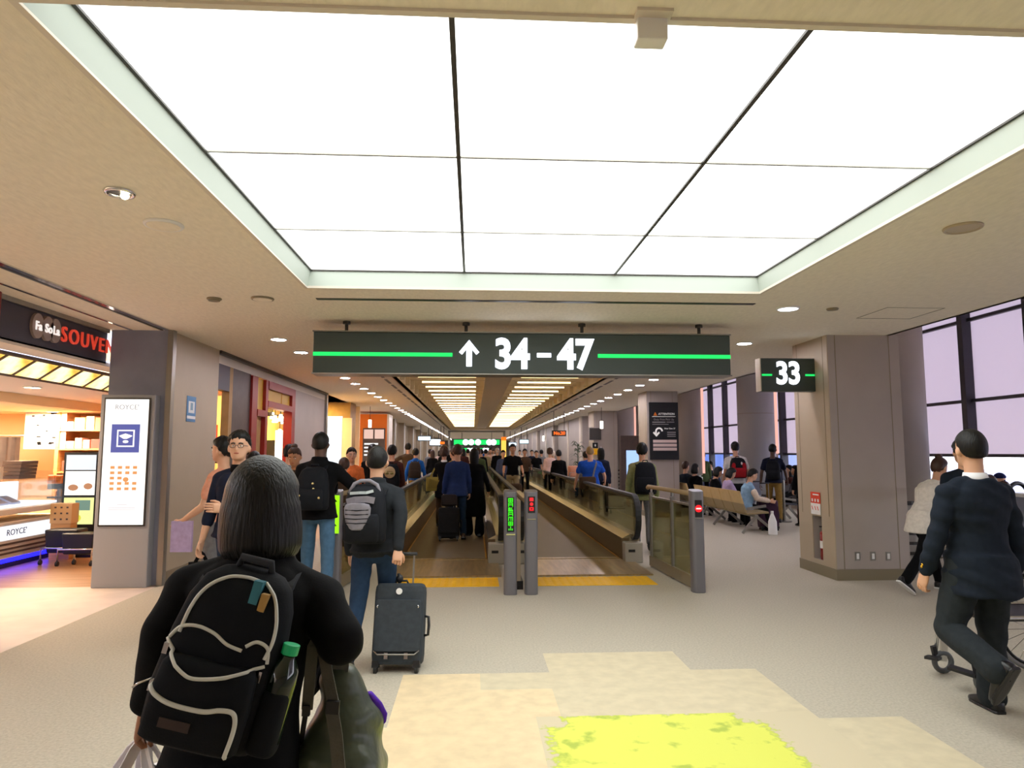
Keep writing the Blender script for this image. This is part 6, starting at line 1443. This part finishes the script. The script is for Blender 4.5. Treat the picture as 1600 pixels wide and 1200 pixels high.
m = MB(); m.box(-.7, .9, -.2, .2, 1.02, 1.07); m.build('top', M['white'], e); m = MB(); m.box(-.65, .9, -.16, .16, 0, 1.02); m.build('front', M['bluegrey'], e)
e = empty('potted_plant', 'tall leafy plant beside the third right pillar', 'plant', (4.12, 27.2, 0))
m = MB(); m.cyl((0, 0, 0), (0, 0, .4), .16, .2, 16); m.build('pot', M['brownwall'], e); m = MB(); rp = random.Random(2)
m.cyl((0, 0, .4), (0, 0, 1.9), .02, .015, 6)
for i in range(46):
    a = rp.random()*6.3; z = .8+1.2*rp.random(); l = .2+.16*rp.random(); m.ribbon([(0, 0, z), (cos(a)*l*.6, sin(a)*l*.6, z+.1), (cos(a)*l, sin(a)*l, z+.02)], [.02, .06, .01], .004)
m.build('leaves', mat('leaf_green', '2f4026', .6), e)
# --- far crowd
crowd = [(752, 28, 'black', 'black', 'short', 0, 'person in black far down the left walkway'), (766, 34, 'pinkpale', 'black', 'short', 180, 'person in pale pink far down the right walkway'), (759, 31, 'sand', 'grey', 'short', 0, 'person in beige standing far down the left walkway'),
         (777, 30, 'black', 'black', 'cap', 0, 'person in black with pale cap beside the orange totem'), (731, 33, 'cream', 'black', 'short', 0, 'person in cream far down the left walkway'), (724, 29, 'maroon', 'black', 'long', 0, 'long haired person in maroon beyond the man in dark blue jacket'),
         (738, 40, 'navy', 'denim', 'short', 0, 'person in navy farthest along the left walkway'), (771, 44, 'white', 'denim', 'short', 180, 'person in white at the far end of the right walkway'), (761, 50, 'grey', 'black', 'short', 180, 'person in grey at the far portal'),
         (750, 54, 'red', 'black', 'long', 0, 'person in red beyond the far portal'), (745, 60, 'black', 'denim', 'short', 0, 'tiny person in black beyond the far portal'), (757, 66, 'blue', 'black', 'short', 180, 'tiny person in blue farthest down the corridor'), (672, 31, 'grey', 'black', 'short', 0, 'person in grey far down the left lane'), (687, 36, 'pinkpale', 'denim', 'long', 0, 'long haired person in pink far down the left lane'),
         (698, 42, 'black', 'black', 'short', 0, 'person in black far down the left lane'), (831, 36, 'navy', 'black', 'short', 180, 'person in navy far down the right lane'), (812, 44, 'cream', 'denim', 'short', 180, 'person in cream far down the right lane'), (846, 33, 'grey', 'denim', 'short', 0, 'person in grey walking far down the right lane')]
for px, yy, t_, b_, hh, fc, lab in crowd:
    onw = -1.2 < gx(px, yy) < 2.3 and yy < 47
    person(lab, gx(px, yy), yy, fc, 1.66+.08*rng.rand(), z0=.022 if onw else 0, hair=(hh, 'black' if hh != 'cap' else ('capwhite', 'd8d4c8')), top=C[t_], bottom=C[b_], vox=.03, lth=(10, 6), rth=(-10, 8))

# ------------------------------------------------------------------ light, world, output
W = bpy.data.worlds.new('world'); SC.world = W; W.use_nodes = True
bg = W.node_tree.nodes['Background']; bg.inputs[1].default_value = 3.2
N_, L_ = W.node_tree.nodes, W.node_tree.links
tc = N_.new('ShaderNodeTexCoord'); sx_ = N_.new('ShaderNodeSeparateXYZ'); L_.new(tc.outputs['Generated'], sx_.inputs[0])
def mr_(sock, a, b): n = N_.new('ShaderNodeMapRange'); n.interpolation_type = 'SMOOTHSTEP'; n.inputs['From Min'].default_value = a; n.inputs['From Max'].default_value = b; L_.new(sock, n.inputs['Value']); return n.outputs['Result']
mx_ = N_.new('ShaderNodeMath'); mx_.operation = 'MAXIMUM'; L_.new(mr_(sx_.outputs['X'], .38, .66), mx_.inputs[0]); L_.new(mr_(sx_.outputs['Z'], .04, .3), mx_.inputs[1])
cm_ = N_.new('ShaderNodeMix'); cm_.data_type = 'RGBA'; cm_.inputs['A'].default_value = (*lin('3c4a78'), 1); cm_.inputs['B'].default_value = (*lin('efedf1'), 1); L_.new(mx_.outputs[0], cm_.inputs['Factor']); L_.new(cm_.outputs['Result'], bg.inputs[0])
for o in list(TMP.collection.objects): bpy.data.objects.remove(o)
bpy.data.scenes.remove(TMP)
SC.view_settings.view_transform = 'Standard'; SC.view_settings.look = 'None'; SC.view_settings.exposure = 1.3; SC.view_settings.gamma = 1
SC.view_settings.use_curve_mapping = False
SC.cycles.use_denoising = True
SC.cycles.max_bounces = 10; SC.cycles.diffuse_bounces = 6; SC.cycles.glossy_bounces = 4; SC.cycles.transparent_max_bounces = 16
SC.cycles.sample_clamp_indirect = 6
